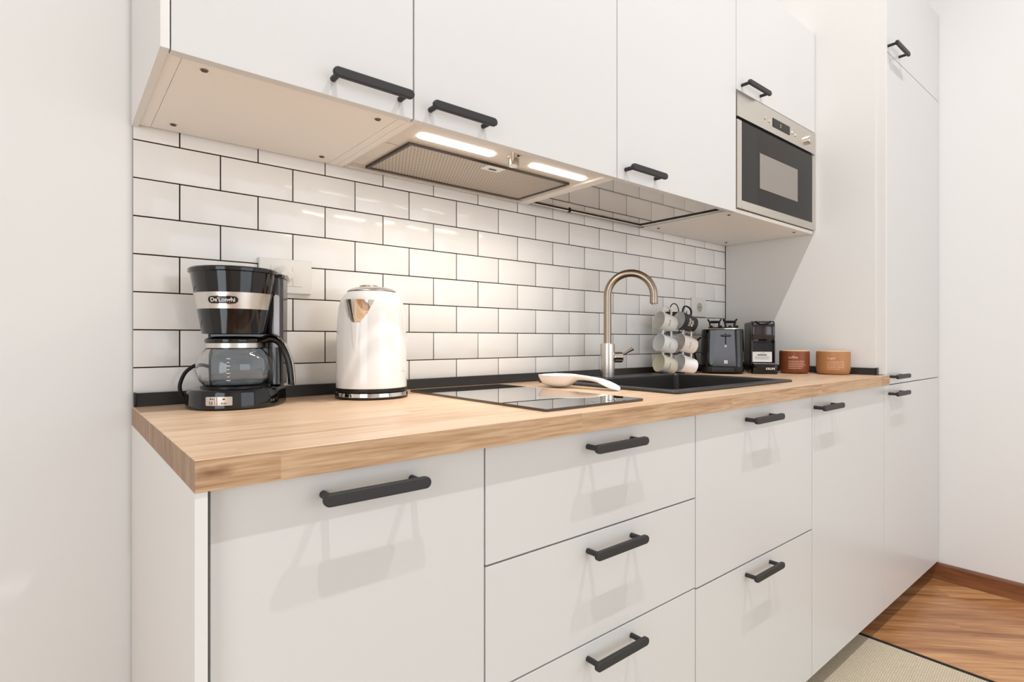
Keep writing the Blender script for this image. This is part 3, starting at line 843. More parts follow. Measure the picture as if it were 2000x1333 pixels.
def curved_plate(bm, rad, phi0, zc, w, h, t, n=10, lean=0.0, round_=0.0):
    f = wrap(rad, phi0, zc, lean)
    out = []
    poly = rrect(-w / 2, w / 2, -h / 2, h / 2, round_ if round_ else h * 0.08, 6)
    # strips so that the plate follows the curve
    cols = [-w / 2 + w * i / n for i in range(n + 1)]
    r = round_ if round_ else h * 0.08
    def halfh(x):
        d = abs(x) - (w / 2 - r)
        return h / 2 if d <= 0 else h / 2 - r + math.sqrt(max(r * r - d * d, 0))
    cols = sorted(set(cols + [s * (w / 2 - r * (1 - math.cos(k * PI / 12))) for s in (-1, 1) for k in range(7)]))
    tops, bots, tb, bb_ = [], [], [], []
    for x in cols:
        hh = max(halfh(x), 1e-4)
        tops.append(bm.verts.new(f(x, hh, t))); bots.append(bm.verts.new(f(x, -hh, t)))
        tb.append(bm.verts.new(f(x, hh, -0.001))); bb_.append(bm.verts.new(f(x, -hh, -0.001)))
    for i in range(len(cols) - 1):
        bm.faces.new((bots[i], bots[i + 1], tops[i + 1], tops[i])); bm.faces.new((tops[i], tops[i + 1], tb[i + 1], tb[i]))
        bm.faces.new((bb_[i], bb_[i + 1], bots[i + 1], bots[i]))
    bm.faces.new((bots[0], tops[0], tb[0], bb_[0])); bm.faces.new((tops[-1], bots[-1], bb_[-1], tb[-1]))
    return bm
b = new_bm(); curved_plate(b, 0.0850, math.radians(-1), 0.0175, 0.046, 0.016, 0.0012, round_=0.0015); sp = obj('switch_plate', b, M['plaque'], base)
fw = wrap(0.0850, math.radians(-1), 0.0175)
b = new_bm()
for x0_, x1_, y0_, y1_ in ((-0.0150, -0.0120, 0.003, 0.0055), (-0.0105, -0.0085, 0.0025, 0.0055), (-0.0160, -0.0148, -0.006, 0.0), (-0.0135, -0.0100, -0.0060, -0.0045), (-0.0120, -0.0105, -0.0040, -0.0005),
                           (0.0070, 0.0110, 0.0025, 0.0050), (0.0045, 0.0065, -0.0052, -0.0030), (0.0075, 0.0085, -0.0052, -0.0030), (0.0095, 0.0118, -0.0052, -0.0030), (0.0128, 0.0138, -0.0052, -0.0030)):
    b.faces.new([b.verts.new(fw(x, y, 0.0014)) for x, y in ((x0_, y0_), (x1_, y0_), (x1_, y1_), (x0_, y1_))])
obj('switch_marking', b, M['ink'], sp, smooth=0)
b = new_bm()
for x0_, x1_ in ((-0.0070, -0.0058), (-0.0035, -0.0022)):
    b.faces.new([b.verts.new(fw(x, y, 0.0014)) for x, y in ((x0_, -0.0075), (x1_, -0.0075), (x1_, 0.0075), (x0_, 0.0075))])
obj('switch_divider', b, M['label_stripe'], sp, smooth=0)
# column and head
b = new_bm(); rings(b, [[Vector((x, y, z)) for x, y in rrect(-0.062, 0.062, 0.030, 0.066, 0.008)] for z in (0.036, 0.150)]); obj('column', b, M['black_gloss'], CM)
lean = (0.0780 - 0.0575) / (0.262 - 0.1415)
def hr(z): return 0.0575 + (z - 0.1415) * lean
def hd(z, d=0.0, yb=0.066): return dring(hr(z) + d, yb + d, z, rc=0.014)
b = new_bm(); rings(b, [hd(0.1412, -0.004), hd(0.1425), hd(0.150), hd(0.186), hd(0.224), hd(0.2595)]); head = obj('filter_housing', b, M['black_gloss'], CM)
b = new_bm(); rings(b, [dring(0.0800, 0.069, 0.2598), dring(0.0815, 0.070, 0.2610), dring(0.0815, 0.070, 0.2665), dring(0.079, 0.068, 0.2690), dring(0.05, 0.05, 0.2705)]); obj('lid', b, M['black_gloss'], CM)
# silver band: open strip around the front half
def band(bm, z0, z1, t, a0, a1, n=36):
    rows = [[], [], [], []]
    for i in range(n + 1):
        a = a0 + (a1 - a0) * i / n
        for k, (z, tt) in enumerate(((z0, -0.001), (z0, t), (z1, t), (z1, -0.001))):
            r = hr(z) + tt
            rows[k].append(bm.verts.new((r * math.sin(a), -r * math.cos(a), z)))
    for k in range(3):
        for i in range(n): bm.faces.new((rows[k][i], rows[k][i + 1], rows[k + 1][i + 1], rows[k + 1][i]))
    for i in (0, n): bm.faces.new([rows[k][i] for k in range(4)])
    return bm
b = new_bm(); band(b, 0.1895, 0.2205, 0.0012, math.radians(-88), math.radians(80)); bd = obj('silver_band', b, M['steel'], head)
zc_ = 0.2055
b = new_bm(); curved_plate(b, hr(zc_) + 0.0012, math.radians(0), zc_, 0.0570, 0.0172, 0.0006, n=16, lean=lean, round_=0.0085); obj('logo_badge', b, M['chrome'], bd)
b = new_bm(); curved_plate(b, hr(zc_) + 0.0012, math.radians(0), zc_, 0.0530, 0.0135, 0.0011, n=16, lean=lean, round_=0.0067); obj('logo_field', b, M['black_gloss'], bd)
fl = wrap(hr(zc_) + 0.0026, 0.0, zc_, lean)
text_mesh('logo_lettering', "De'Longhi", 0.0108, M['white_ink'], bd, fl, extrude=0.0002, bold=0.0002)
# water tank on the right with its gauge
b = new_bm(); rings(b, [[Vector((x, y, z)) for x, y in rrect(0.058 - s, 0.0865 + s * 0.2, 0.012 - s * 0.5, 0.067, 0.012)] for z, s in ((0.040, 0.0), (0.10, 0.0), (0.150, 0.002), (0.250, 0.004), (0.2555, 0.004))])
tk = obj('water_tank', b, M['smoke'], CM)
b = new_bm(); rings(b, [[Vector((x, y, z)) for x, y in rrect(0.052 - s, 0.0895 + s, 0.008 - s, 0.069, 0.012)] for z, s in ((0.2556, 0.0), (0.258, 0.001), (0.2635, 0.0))]); obj('tank_cover', b, M['black_gloss'], tk)
b = new_bm(); prism(b, rrect(-0.0052, 0.0052, 0.115, 0.222, 0.005), -0.0008, 0.0012, T=Matrix.Translation((0.0762, 0.0100, 0)) @ Matrix.Rotation(math.radians(22), 4, 'Z') @ Matrix.Rotation(PI / 2, 4, 'X')); obj('level_gauge', b, mat('clear_gauge', srgb(186, 186, 190), 0.2), tk)
b = new_bm(); box(b, 0.060, 0.080, 0.030, 0.064, 0.0, 0.0395, 0.004); obj('rear_foot', b, M['black_gloss'], CM)
# cord loops out at the left, comes back to the rear of the base
b = new_bm()
inv = Matrix.Rotation(math.radians(30), 4, 'Z')
wp = [(0.128, -0.052, 0.978), (0.104, -0.055, 0.9855), (0.0897, -0.055, 0.9818), (0.0754, -0.055, 0.968), (0.0675, -0.055, 0.9441), (0.0727, -0.055, 0.9255), (0.0860, -0.055, 0.9125), (0.100, -0.056, 0.9092)]
lp_ = [inv @ (Vector(p) - Vector((0.153, -0.1155, ZT + 0.0003))) for p in wp]
tube(b, catmull(lp_, 8), 0.0036, 12); obj('cord', b, M['black_matt'], CM)

# glass jug standing on the hot plate
JG = thing('coffee_jug', 'clear glass coffee jug with a black handle standing in the coffee maker', 'coffee jug', (0.153, -0.1155, ZT + 0.0420), math.radians(-30))
pr_o = [(0.046, 0.000), (0.056, 0.002), (0.0655, 0.014), (0.0690, 0.032), (0.0670, 0.050), (0.0585, 0.063), (0.0515, 0.071), (0.0505, 0.082)]
pr_i = [(0.0490, 0.082), (0.0500, 0.071), (0.0570, 0.0625), (0.0655, 0.0495), (0.0675, 0.032), (0.0640, 0.0145), (0.0550, 0.0040), (0.0, 0.0025)]
b = new_bm(); lathe(b, [(0, 0.0)] + pr_o + pr_i, 56, cap=False); jug = obj('jug_glass', b, M['glass'], JG)
b = new_bm(); lathe(b, [(0.0518, 0.0735), (0.0528, 0.0735), (0.0522, 0.0825), (0.0512, 0.0825), (0.0518, 0.0735)], 56, cap=False); obj('collar_band', b, M['steel'], JG)
b = new_bm(); lathe(b, [(0.049, 0.0825), (0.0525, 0.0835), (0.0535, 0.0870), (0.0525, 0.0905), (0.049, 0.0925), (0.040, 0.0955), (0.0, 0.0962)], 56); obj('jug_lid', b, M['black_gloss'], JG)
# handle leaves the collar and sweeps down (image right); direction in world (0.93,-0.36) -> local
hdv = (inv @ Vector((0.90, -0.43, 0))).normalized()
P = lambda r, z: hdv * r + Vector((0, 0, z))
b = new_bm(); tube(b, catmull([P(0.049, 0.0865), P(0.066, 0.0905), P(0.082, 0.084), P(0.0945, 0.064), P(0.102, 0.038), P(0.1055, 0.006), P(0.105, -0.002)], 7), 0.0065, 16, rx=0.0105, up=hdv.cross(Vector((0, 0, 1))))
hnd = obj('jug_handle', b, M['black_gloss'], JG)
b = new_bm(); tube(b, catmull([P(0.093, 0.083), P(0.1015, 0.064), P(0.1085, 0.040), P(0.1120, 0.010), P(0.1120, 0.001)], 7), 0.0022, 12, rx=0.0085, up=hdv.cross(Vector((0, 0, 1)))); obj('handle_inlay', b, M['steel'], hnd)
b = new_bm(); tube(b, catmull([P(0.052, 0.093), P(0.066, 0.099), P(0.080, 0.0945), P(0.090, 0.082)], 6), 0.003, 12, rx=0.011, up=hdv.cross(Vector((0, 0, 1)))); obj('lid_lever', b, M['black_gloss'], hnd)
b = new_bm()
ga = math.radians(-90 + 8)
for k in range(7):
    z = 0.012 + k * 0.0068
    rr_ = 0.0700 if 1 < k < 6 else 0.0675
    wdt = 0.05 if k % 2 == 0 else 0.028
    # local angle facing the viewer's left of centre
    a_c = ga
    vs = []
    for s, zz in ((-1, z), (1, z), (1, z + 0.0012), (-1, z + 0.0012)):
        a = a_c + s * wdt
        vs.append(b.verts.new((rr_ * math.cos(a), rr_ * math.sin(a), zz)))
    b.faces.new(vs)
obj('level_marking', b, M['white_ink'], JG, smooth=0)

# ================================================================== kettle and its base
KX, KY = 0.438, -0.1320
kb = thing('kettle_dock', 'chrome ringed black power base under the cream kettle', 'kettle base', (KX, KY, ZT + 0.0003))
b = new_bm(); lathe(b, [(0, 0), (0.0805, 0.0), (0.0812, 0.0015), (0.0812, 0.0045), (0, 0.0045)], 64, cap=False); obj('foot', b, M['black_satin'], kb)
b = new_bm(); lathe(b, [(0, 0.0046), (0.0805, 0.0046), (0.0812, 0.006), (0.0795, 0.0135), (0.077, 0.0150), (0, 0.0150)], 64, cap=False); obj('chrome_ring', b, M['chrome'], kb)
b = new_bm()
tube(b, catmull([(0.0800, 0.020, 0.0085), (0.094, 0.030, 0.016), (0.098, 0.052, 0.020), (0.089, 0.074, 0.013), (0.104, 0.086, 0.006), (0.104, 0.0865, 0.0045)], 7), 0.0036, 12); obj('cord', b, M['black_matt'], kb)
kt = thing('kettle', 'cream white electric kettle with a chrome spout beside the coffee maker', 'kettle', (KX, KY, ZT + 0.0156))
b = new_bm(); lathe(b, [(0, 0), (0.0785, 0.0), (0.0792, 0.002), (0.0792, 0.0075), (0.078, 0.0085), (0, 0.0085)], 64, cap=False); obj('lower_ring', b, M['black_satin'], kt)
kprof = [(0, 0.0086), (0.0788, 0.0086), (0.0792, 0.014), (0.0788, 0.060), (0.0778, 0.120), (0.0762, 0.160), (0.0735, 0.186), (0.0690, 0.202), (0.0625, 0.2145), (0.0555, 0.2225), (0.052, 0.2245), (0, 0.2245)]
b = new_bm(); lathe(b, kprof, 72, cap=False); kbod = obj('body', b, M['kettle'], kt)
b = new_bm(); lathe(b, [(0, 0.2246), (0.0545, 0.2246), (0.0545, 0.2262), (0.048, 0.2305), (0.034, 0.2345), (0.022, 0.2362), (0.0, 0.2365)], 56, cap=False); lid = obj('lid', b, M['steel'], kt)
b = new_bm(); lathe(b, [(0.0, 0.2366), (0.019, 0.2366), (0.021, 0.2385), (0.018, 0.2400), (0, 0.2405)], 40, cap=False, T=Matrix.Translation((-0.006, 0.004, 0))); obj('lid_button', b, M['chrome'], lid)
# spout: a scooped chrome V that flares out towards the viewer's left
sa = math.radians(-142)
sdx, sdy = math.cos(sa), math.sin(sa)
def spout_shell(bm, zt, zb, wt_, out, off=0.0):
    rows = []
    n = 12; mrows = 10
    for i in range(mrows + 1):
        t_ = i / mrows
        z = zb + (zt - zb) * t_
        half = wt_ * math.sqrt(max(t_ * (2 - t_), 0)) * (0.62 + 0.38 * t_)
        half = max(half, 0.0006)
        rbase = 0.0785 if z < 0.15 else 0.0785 - (z - 0.15) ** 1.6 * 0.55
        row = []
        for k in range(n + 1):
            s = -1 + 2 * k / n
            a = sa + s * half / 0.075
            bulge = out * (1 - abs(s) ** 1.7) * t_ ** 1.1
            r = rbase - 0.004 + off + bulge + 0.004 * (1 - abs(s))
            row.append(Vector((r * math.cos(a), r * math.sin(a), z)))
        rows.append(row)
    vr = [[bm.verts.new(p) for p in row] for row in rows]
    for a_, b_ in zip(vr[:-1], vr[1:]):
        for k in range(n): bm.faces.new((a_[k], a_[k + 1], b_[k + 1], b_[k]))
    # roof closing back to the body
    top = vr[-1]; back = [bm.verts.new((v.co.x * 0.80, v.co.y * 0.80, v.co.z + 0.001)) for v in top]
    for k in range(n): bm.faces.new((top[k], top[k + 1], back[k + 1], back[k]))
    return bm
b = new_bm(); spout_shell(b, 0.2020, 0.1460, 0.0400, 0.0200); spo = obj('spout', b, M['chrome'], kt, smooth=60)
# pressed crease running down from the spout
b = new_bm(); tube(b, [Vector(((0.0772 - 0.001 * i / 8) * math.cos(sa - 0.02 * i / 8), (0.0772 - 0.001 * i / 8) * math.sin(sa - 0.02 * i / 8), 0.153 - 0.10 * i / 8)) for i in range(9)],
     [0.0030 * (1 - i / 9) + 0.0004 for i in range(9)], 10, rx=[0.012 * (1 - i / 9) + 0.0005 for i in range(9)], up=(-math.sin(sa), math.cos(sa), 0)); obj('spout_crease', b, M['kettle'], kt, smooth=60)
# handle at the back, away from the spout
hv = Vector((-sdx, -sdy, 0))
Q = lambda r, z: hv * r + Vector((0, 0, z))
b = new_bm(); tube(b, catmull([Q(0.070, 0.196), Q(0.088, 0.204), Q(0.104, 0.192), Q(0.108, 0.150), Q(0.104, 0.095), Q(0.092, 0.062), Q(0.076, 0.056)], 8), 0.0080, 16, rx=0.0115, up=(-hv.y, hv.x, 0)); obj('handle', b, M['kettle'], kt)
b = new_bm()
for k in range(4):
    a0 = math.radians(-62 + k * 3.2); vs = []
    for da, z in ((0, 0.044), (0.035, 0.0445), (0.04, 0.047), (0.005, 0.0465)):
        vs.append(b.verts.new((0.0795 * math.cos(a0 + da), 0.0795 * math.sin(a0 + da), z)))
    b.faces.new(vs)
obj('logo_mark', b, mat('faint_grey_print', srgb(212, 208, 204), 0.5), kt, smooth=0)

# ================================================================== spoon rest
sr = thing('spoon_rest', 'white ceramic spoon rest lying beside the hob in front of the sink', 'spoon rest', (0.945, -0.222, ZT + 0.0003))
ax = (Vector((0.990, -0.420, 0)) - Vector((0.945, -0.222, 0))).normalized(); px_ = Vector((-ax.y, ax.x, 0))
def sr_bm():
    bm = new_bm()
    # one dished sheet with thickness: stations along the axis, each with half width, rim height, floor height
    st = [(-0.054, 0.004, 0.034, 0.033), (-0.048, 0.026, 0.0345, 0.020), (-0.036, 0.041, 0.035, 0.008), (-0.018, 0.0505, 0.035, 0.004), (0.0, 0.0530, 0.035, 0.0035),
          (0.018, 0.0500, 0.035, 0.004), (0.036, 0.040, 0.035, 0.008), (0.050, 0.028, 0.0350, 0.019), (0.064, 0.0185, 0.0350, 0.0255), (0.085, 0.0155, 0.0335, 0.0262),
          (0.108, 0.0160, 0.0310, 0.0245), (0.128, 0.0200, 0.0275, 0.0205), (0.146, 0.0275, 0.0210, 0.0150), (0.162, 0.0285, 0.0145, 0.0095), (0.176, 0.0230, 0.0090, 0.0055), (0.184, 0.0100, 0.0055, 0.0032), (0.186, 0.0030, 0.0045, 0.0030)]
    n = 14
    def ring(s, w_, zr, zf, up):
        row = []
        for k in range(n + 1):
            c_ = -1 + 2 * k / n
            dz = (zr - zf) * abs(c_) ** 2.4
            row.append(ax * s + px_ * (w_ * c_) + Vector((0, 0, zf + dz + (0.003 if up else 0))))
        return row
    lo = [ring(*q, False) for q in st]; up = [ring(*q, True) for q in st]
    LV = [[bm.verts.new(p) for p in r] for r in lo]; UV = [[bm.verts.new(p) for p in r] for r in up]
    for V in (LV, UV):
        for a_, b_ in zip(V[:-1], V[1:]):
            for k in range(n): bm.faces.new((a_[k], a_[k + 1], b_[k + 1], b_[k]))
    for k in range(n):
        bm.faces.new((LV[0][k], LV[0][k + 1], UV[0][k + 1], UV[0][k])); bm.faces.new((LV[-1][k], LV[-1][k + 1], UV[-1][k + 1], UV[-1][k]))
    for a_ in (0, n):
        for i in range(len(st) - 1): bm.faces.new((LV[i][a_], LV[i + 1][a_], UV[i + 1][a_], UV[i][a_]))
    return bm
b = sr_bm(); dz = min(v.co.z for v in b.verts)
for v in b.verts: v.co.z -= dz
obj('dish', b, M['ceramic'], sr, smooth=60)

# ================================================================== mug rack and six mugs
def vdir(u): return Vector((math.cos(YAW) , -math.sin(YAW), 0)) * u
RK = Vector((1.704, -0.080, ZT + 0.0003))
RV = Vector((0.830, -0.558, 0)).normalized()      # along the rack (left to right as seen)
FV = Vector((-0.558, -0.830, 0)).normalized()     # out of the rack towards the viewer
rk = thing('mug_rack', 'black wire mug rack with a taupe board holding six mugs beside the tap', 'mug rack', RK)
UPV = Vector((0, 0, 1))
def L3(r, f, z): return RV * r + FV * f + UPV * z
b = new_bm()
for s in (-1, 1): cyl(b, L3(s * 0.020, 0, 0.004), L3(s * 0.020, 0, 0.235), 0.0020, n=10)
for z in (0.075, 0.160, 0.235): cyl(b, L3(-0.034, 0, z), L3(0.034, 0, z), 0.0020, n=10)
arc = [L3(0.0185 * math.cos(PI * k / 16), 0, 0.235 + 0.034 * math.sin(PI * k / 16)) for k in range(17)]
tube(b, arc, 0.0020, 10)
obj('frame', b, M['black_satin'], rk)
b = new_bm(); pts = [L3(0.042 * math.cos(2 * PI * k / 32), 0.022 * math.sin(2 * PI * k / 32), 0.003) for k in range(33)]; tube(b, pts, 0.0026, 10)
cyl(b, L3(-0.042, 0, 0.003), L3(0.042, 0, 0.003), 0.0022, n=10); obj('foot', b, M['black_satin'], rk)
Tb = Matrix(((RV.x, FV.x, 0, 0), (RV.y, FV.y, 0, 0), (0, 0, 1, 0), (0, 0, 0, 1)))
b = new_bm(); box(b, -0.024, 0.024, -0.006, -0.003, 0.195, 0.235, 0.001, T=Tb); obj('board', b, M['slate'], rk)
b = new_bm(); box(b, -0.036, 0.036, -0.018, 0.002, 0.153, 0.157, 0.001, T=Tb); obj('shelf', b, M['black_satin'], rk)
hooks = []
for zi, z in enumerate((0.232, 0.150, 0.066)):
    for s in (-1, 1):
        b = new_bm(); tube(b, catmull([L3(s * 0.034, 0, z), L3(s * 0.036, 0.012, z - 0.002), L3(s * 0.0375, 0.026, z), L3(s * 0.038, 0.031, z + 0.006)], 5), 0.0017, 8); obj('hook', b, M['black_satin'], rk)

def mug_parts():
    """mug standing on z=0, axis z, handle towards +x"""
    b1 = new_bm()
    lathe(b1, [(0, 0), (0.0235, 0.0), (0.0285, 0.002), (0.0300, 0.010), (0.0335, 0.060), (0.0345, 0.0695), (0.0338, 0.0705), (0.0328, 0.0695), (0.0315, 0.058), (0.0275, 0.010), (0.0, 0.006)], 40, cap=False)
    b2 = new_bm()
    tube(b2, catmull([(0.0320, 0, 0.059), (0.0440, 0, 0.0600), (0.0575, 0, 0.0555), (0.0590, 0, 0.040), (0.0530, 0, 0.0250), (0.0420, 0, 0.0195), (0.0300, 0, 0.0190)], 6), 0.0030, 12, rx=0.0048, up=(0, 1, 0))
    return b1, b2
def mug_text(parent, m, kind):
    b = new_bm()
    def quadm(x0, x1, z0, z1, ang0):
        vs = []
        for x, z in ((x0, z0), (x1, z0), (x1, z1), (x0, z1)):
            r = 0.0301 + (z - 0.010) * 0.07 + 0.0004
            a = ang0 + x / 0.033
            vs.append(b.verts.new((r * math.cos(a), r * math.sin(a), z)))
        b.faces.new(vs)
    rnd = random.Random(kind)
    ang = math.radians(-90)
    if kind == 9:
        for row in range(2):
            x = -0.011
            while x < 0.015:
                w_ = rnd.uniform(0.0008, 0.0022); h_ = rnd.uniform(0.008, 0.011)
                z0 = 0.026 + row * 0.013
                quadm(x, x + w_, z0, z0 + h_, ang)
                if rnd.random() < 0.6: quadm(x, x + 0.004, z0 + h_ * rnd.choice((0, 0.45, 0.85)), z0 + h_ * 0.15 + h_ * 0.85 * rnd.random() * 0.1 + 0.002, ang)
                x += w_ + 0.0022
    else:
        x = -0.011
        while x < 0.012:
            w_ = 0.0008; h_ = rnd.uniform(0.003, 0.0075)
            quadm(x, x + w_, 0.040, 0.040 + h_, ang)
            quadm(x, x + 0.0022, 0.040, 0.0408, ang)
            x += 0.0032
    return obj('lettering', b, m, parent, smooth=0)
# basis for a hanging mug: mouth towards the viewer's left, handle up
VR = Vector((math.cos(YAW), -math.sin(YAW), 0)); 
def mug_matrix(center, mouth, up):
    zax = mouth.normalized(); xax = (up - zax * up.dot(zax)).normalized(); yax = zax.cross(xax)
    Rm = Matrix((xax, yax, zax)).transposed().to_4x4()
    return Matrix.Translation(center) @ Rm @ Matrix.Translation((0, 0, -0.035))
MV = [
    (-1, 0.196, 'cream_mug', 'grey cream mug hanging at the upper left of the mug rack', 'ink', 1),
    (1, 0.196, 'black_mug', 'black mug with white lettering hanging at the upper right of the mug rack', 'white_ink', 9),
    (-1, 0.113, 'white_mug', 'white mug hanging at the middle left of the mug rack', 'ink', 3),
    (1, 0.113, 'blush_mug', 'blush white mug hanging at the middle right of the mug rack', 'ink', 4),
    (-1, 0.0365, 'ivory_mug', 'ivory mug hanging at the lower left of the mug rack', 'ink', 5),
    (1, 0.0365, 'white_mug', 'plain white mug hanging at the lower right of the mug rack', 'ink', 0)]
for s, z, mm, label, ink, kind in MV:
    side = VR
    toward = Vector((-0.82, -0.57, 0)).normalized()
    mouth = -side * 0.86 + UPV * 0.24 + toward * 0.44
    ctr = RK + RV * (s * 0.039 - 0.004) + FV * 0.030 + UPV * z
    t = bpy.data.objects.new('mug', None); COL.objects.link(t); t.empty_display_size = 0.03
    t.matrix_world = mug_matrix(ctr, mouth, UPV)
    tag(t, label, 'mug', 'mugs on the mug rack')
    b1, b2 = mug_parts()
    cup = obj('cup', b1, M[mm], t, smooth=50)
    if kind == 9:
        cup.data.materials.append(M['white_mug'])
        for p in cup.data.polygons:
            c_ = p.center; rad = math.hypot(c_.x, c_.y); nrm = p.normal
            if nrm.x * c_.x + nrm.y * c_.y < -1e-5 or (nrm.z > 0.5 and c_.z < 0.02 and c_.z > 0.003): p.material_index = 1
    obj('mug_handle', b2, M[mm], t, smooth=60)
    if kind:
        tx = mug_text(t, M[ink], kind)
        # turn the lettering to the side that faces the viewer
        tl = t.matrix_world.to_3x3().inverted() @ toward
        tx.rotation_euler = (0, 0, math.atan2(tl.y, tl.x) + PI / 2)

# ================================================================== toaster
TD = Vector((0.86, 0.51, 0)).normalized()
TZ = -(PI / 2 - math.atan2(0.51, 0.86))
to = thing('toaster', 'black toaster with a rack of wire arms on top right of the mugs', 'toaster', (1.840, -0.202, ZT + 0.0003), TZ)
# local frame: front face at y=0 looking to -y, body runs to +y
def rl(x0, x1, y0, y1, r, z): return [Vector((x, y, z)) for x, y in rrect(x0, x1, y0, y1, r, 7)]
b = new_bm(); rings(b, [rl(-0.074, 0.074, 0.004, 0.208, 0.03, 0.004), rl(-0.078, 0.078, 0.001, 0.212, 0.034, 0.010), rl(-0.078, 0.078, 0.001, 0.212, 0.034, 0.028)]); obj('base', b, M['black_satin'], to)
b = new_bm(); rings(b, [rl(-0.0785, 0.0785, 0.0, 0.213, 0.036, 0.0285), rl(-0.0790, 0.0790, 0.0, 0.213, 0.036, 0.060), rl(-0.0760, 0.0760, 0.002, 0.211, 0.036, 0.166), rl(-0.0740, 0.0740, 0.004, 0.209, 0.036, 0.171)]); tb_ = obj('shell', b, M['black_gloss'], to)
b = new_bm(); prism(b, [(-0.036, 0.030), (0.048, 0.030), (0.042, 0.168), (-0.022, 0.168)], 0.0, 0.003, T=Matrix.Translation((0, 0.0015, 0)) @ Matrix.Rotation(PI / 2, 4, 'X')); pn = obj('front_panel', b, M['graphite'], to)
b = new_bm(); rings(b, [rl(-0.066, 0.066, 0.010, 0.200, 0.03, 0.1712), rl(-0.064, 0.064, 0.012, 0.198, 0.03, 0.1745)]); tp = obj('top_plate', b, M['steel'], to)
b = new_bm()
for x in (-0.026, 0.026): box(b, x - 0.012, x + 0.012, 0.040, 0.185, 0.1746, 0.1752)
obj('bread_slot', b, M['black_matt'], tp)
b = new_bm(); box(b, -0.001 + 0.010, 0.003 + 0.010, -0.0022, -0.0016, 0.112, 0.155); obj('lever_slot', b, M['black_matt'], pn)
b = new_bm(); box(b, -0.006, 0.030, -0.016, -0.002, 0.142, 0.150, 0.003, 3); obj('lever', b, M['black_satin'], to)
b = new_bm()
for x, z in ((0.006, 0.040), (0.0125, 0.040), (0.006, 0.0465), (0.0125, 0.0465)): box(b, x, x + 0.0055, -0.0022, -0.0014, z, z + 0.0055)
obj('logo_mark', b, M['white_ink'], pn, smooth=0)
b = new_bm(); box(b, 0.007, 0.015, -0.0022, -0.0014, 0.103, 0.106); box(b, 0.009, 0.013, -0.0022, -0.0014, 0.106, 0.111)
obj('lift_mark', b, M['white_ink'], pn, smooth=0)
b = new_bm(); box(b, -0.042, 0.042, -0.006, 0.02, 0.006, 0.026, 0.003); obj('crumb_tray', b, M['black_satin'], to)
b = new_bm()
for yy in (0.045, 0.100, 0.170): cyl(b, (-0.052, yy, 0.1775), (0.052, yy, 0.1775), 0.0022, n=10)
for xx in (-0.040, -0.006, 0.028, 0.052):
    cyl(b, (xx, 0.03, 0.1785), (xx, 0.185, 0.1785), 0.0020, n=10)
    lathe(b, [(0, 0), (0.005, 0.002), (0.0065, 0.006), (0.005, 0.010), (0, 0.012)], 14, c=(xx, 0.028, 0.1750), cap=False)
for yy in (0.075, 0.150):
    for s, xx in ((-1, -0.044), (1, -0.012)):
        tube(b, catmull([(xx, yy, 0.178), (xx + s * 0.001, yy, 0.190), (xx + s * 0.004, yy, 0.204), (xx + s * 0.009, yy, 0.212)], 5), 0.0030, 10)
    cyl(b, (-0.044, yy, 0.2015), (-0.012, yy, 0.2015), 0.0042, n=10)
for yy in (0.075, 0.150):
    for s, xx in ((-1, 0.014), (1, 0.046)):
        tube(b, catmull([(xx, yy, 0.178), (xx + s * 0.001, yy, 0.190), (xx + s * 0.004, yy, 0.204), (xx + s * 0.009, yy, 0.212)], 5), 0.0030, 10)
    cyl(b, (0.014, yy, 0.2015), (0.046, yy, 0.2015), 0.0042, n=10)
obj('bun_rack', b, M['black_satin'], to)
b = new_bm(); tube(b, catmull([(-0.079, 0.070, 0.140), (-0.098, 0.078, 0.120), (-0.104, 0.082, 0.080), (-0.096, 0.086, 0.045), (-0.090, 0.092, 0.010), (-0.080, 0.11, 0.0045)], 7), 0.0034, 10); obj('cord', b, M['black_matt'], to)

# ================================================================== capsule machine
NZ = -(PI / 2 - math.atan2(0.56, 0.83))
ne = thing('capsule_machine', 'slim black capsule coffee machine with a white sticker beside the toaster', 'coffee machine', (1.972, -0.296, ZT + 0.0003), NZ)
hw = 0.0425
b = new_bm(); rings(b, [rl(-hw, hw, 0.028, 0.236, 0.010, 0.002), rl(-hw, hw, 0.028, 0.236, 0.010, 0.196), rl(-hw + .002, hw - .002, 0.030, 0.234, 0.010, 0.200)]); bod = obj('body', b, M['black_satin'], ne)
b = new_bm(); rings(b, [rl(-hw - 0.002, hw + 0.005, -0.022, 0.030, 0.012, 0.0), rl(-hw - 0.003, hw + 0.006, -0.024, 0.030, 0.013, 0.003), rl(-hw - 0.003, hw + 0.006, -0.024, 0.030, 0.013, 0.034), rl(-hw, hw + 0.003, -0.021, 0.030, 0.011, 0.038)]); dtr = obj('drip_tray', b, M['black_gloss'], ne)
b = new_bm(); box(b, -hw + 0.004, hw - 0.002, -0.018, 0.022, 0.0382, 0.0405, 0.0008); obj('drip_grid', b, M['steel'], dtr)
# head with a pressed hollow, in front of the body
b = new_bm()
rows = []
for z, d in ((0.127, 0.010), (0.135, 0.004), (0.150, 0.0), (0.175, 0.0), (0.190, 0.003), (0.200, 0.010), (0.2025, 0.020)):
    row = []
    for k in range(17):
        s = -1 + 2 * k / 16
        row.append(Vector((s * (hw - 0.001), 0.0 + d + 0.006 * (1 - s * s) * (1 if z < 0.18 else 0.4) + 0.006 * s ** 8, z)))
    row += [Vector((hw - 0.001, 0.032, z)), Vector((-hw + 0.001, 0.032, z))]
    rows.append(row)
rings(b, rows); obj('head', b, M['graphite'], ne, smooth=50)
b = new_bm(); tube(b, catmull([(-0.026, 0.010, 0.2020), (-0.014, 0.003, 0.1930), (0.0, 0.001, 0.1895), (0.014, 0.003, 0.1930), (0.026, 0.010, 0.2020)], 6), 0.0022, 10); obj('lever_handle', b, M['black_gloss'], ne)
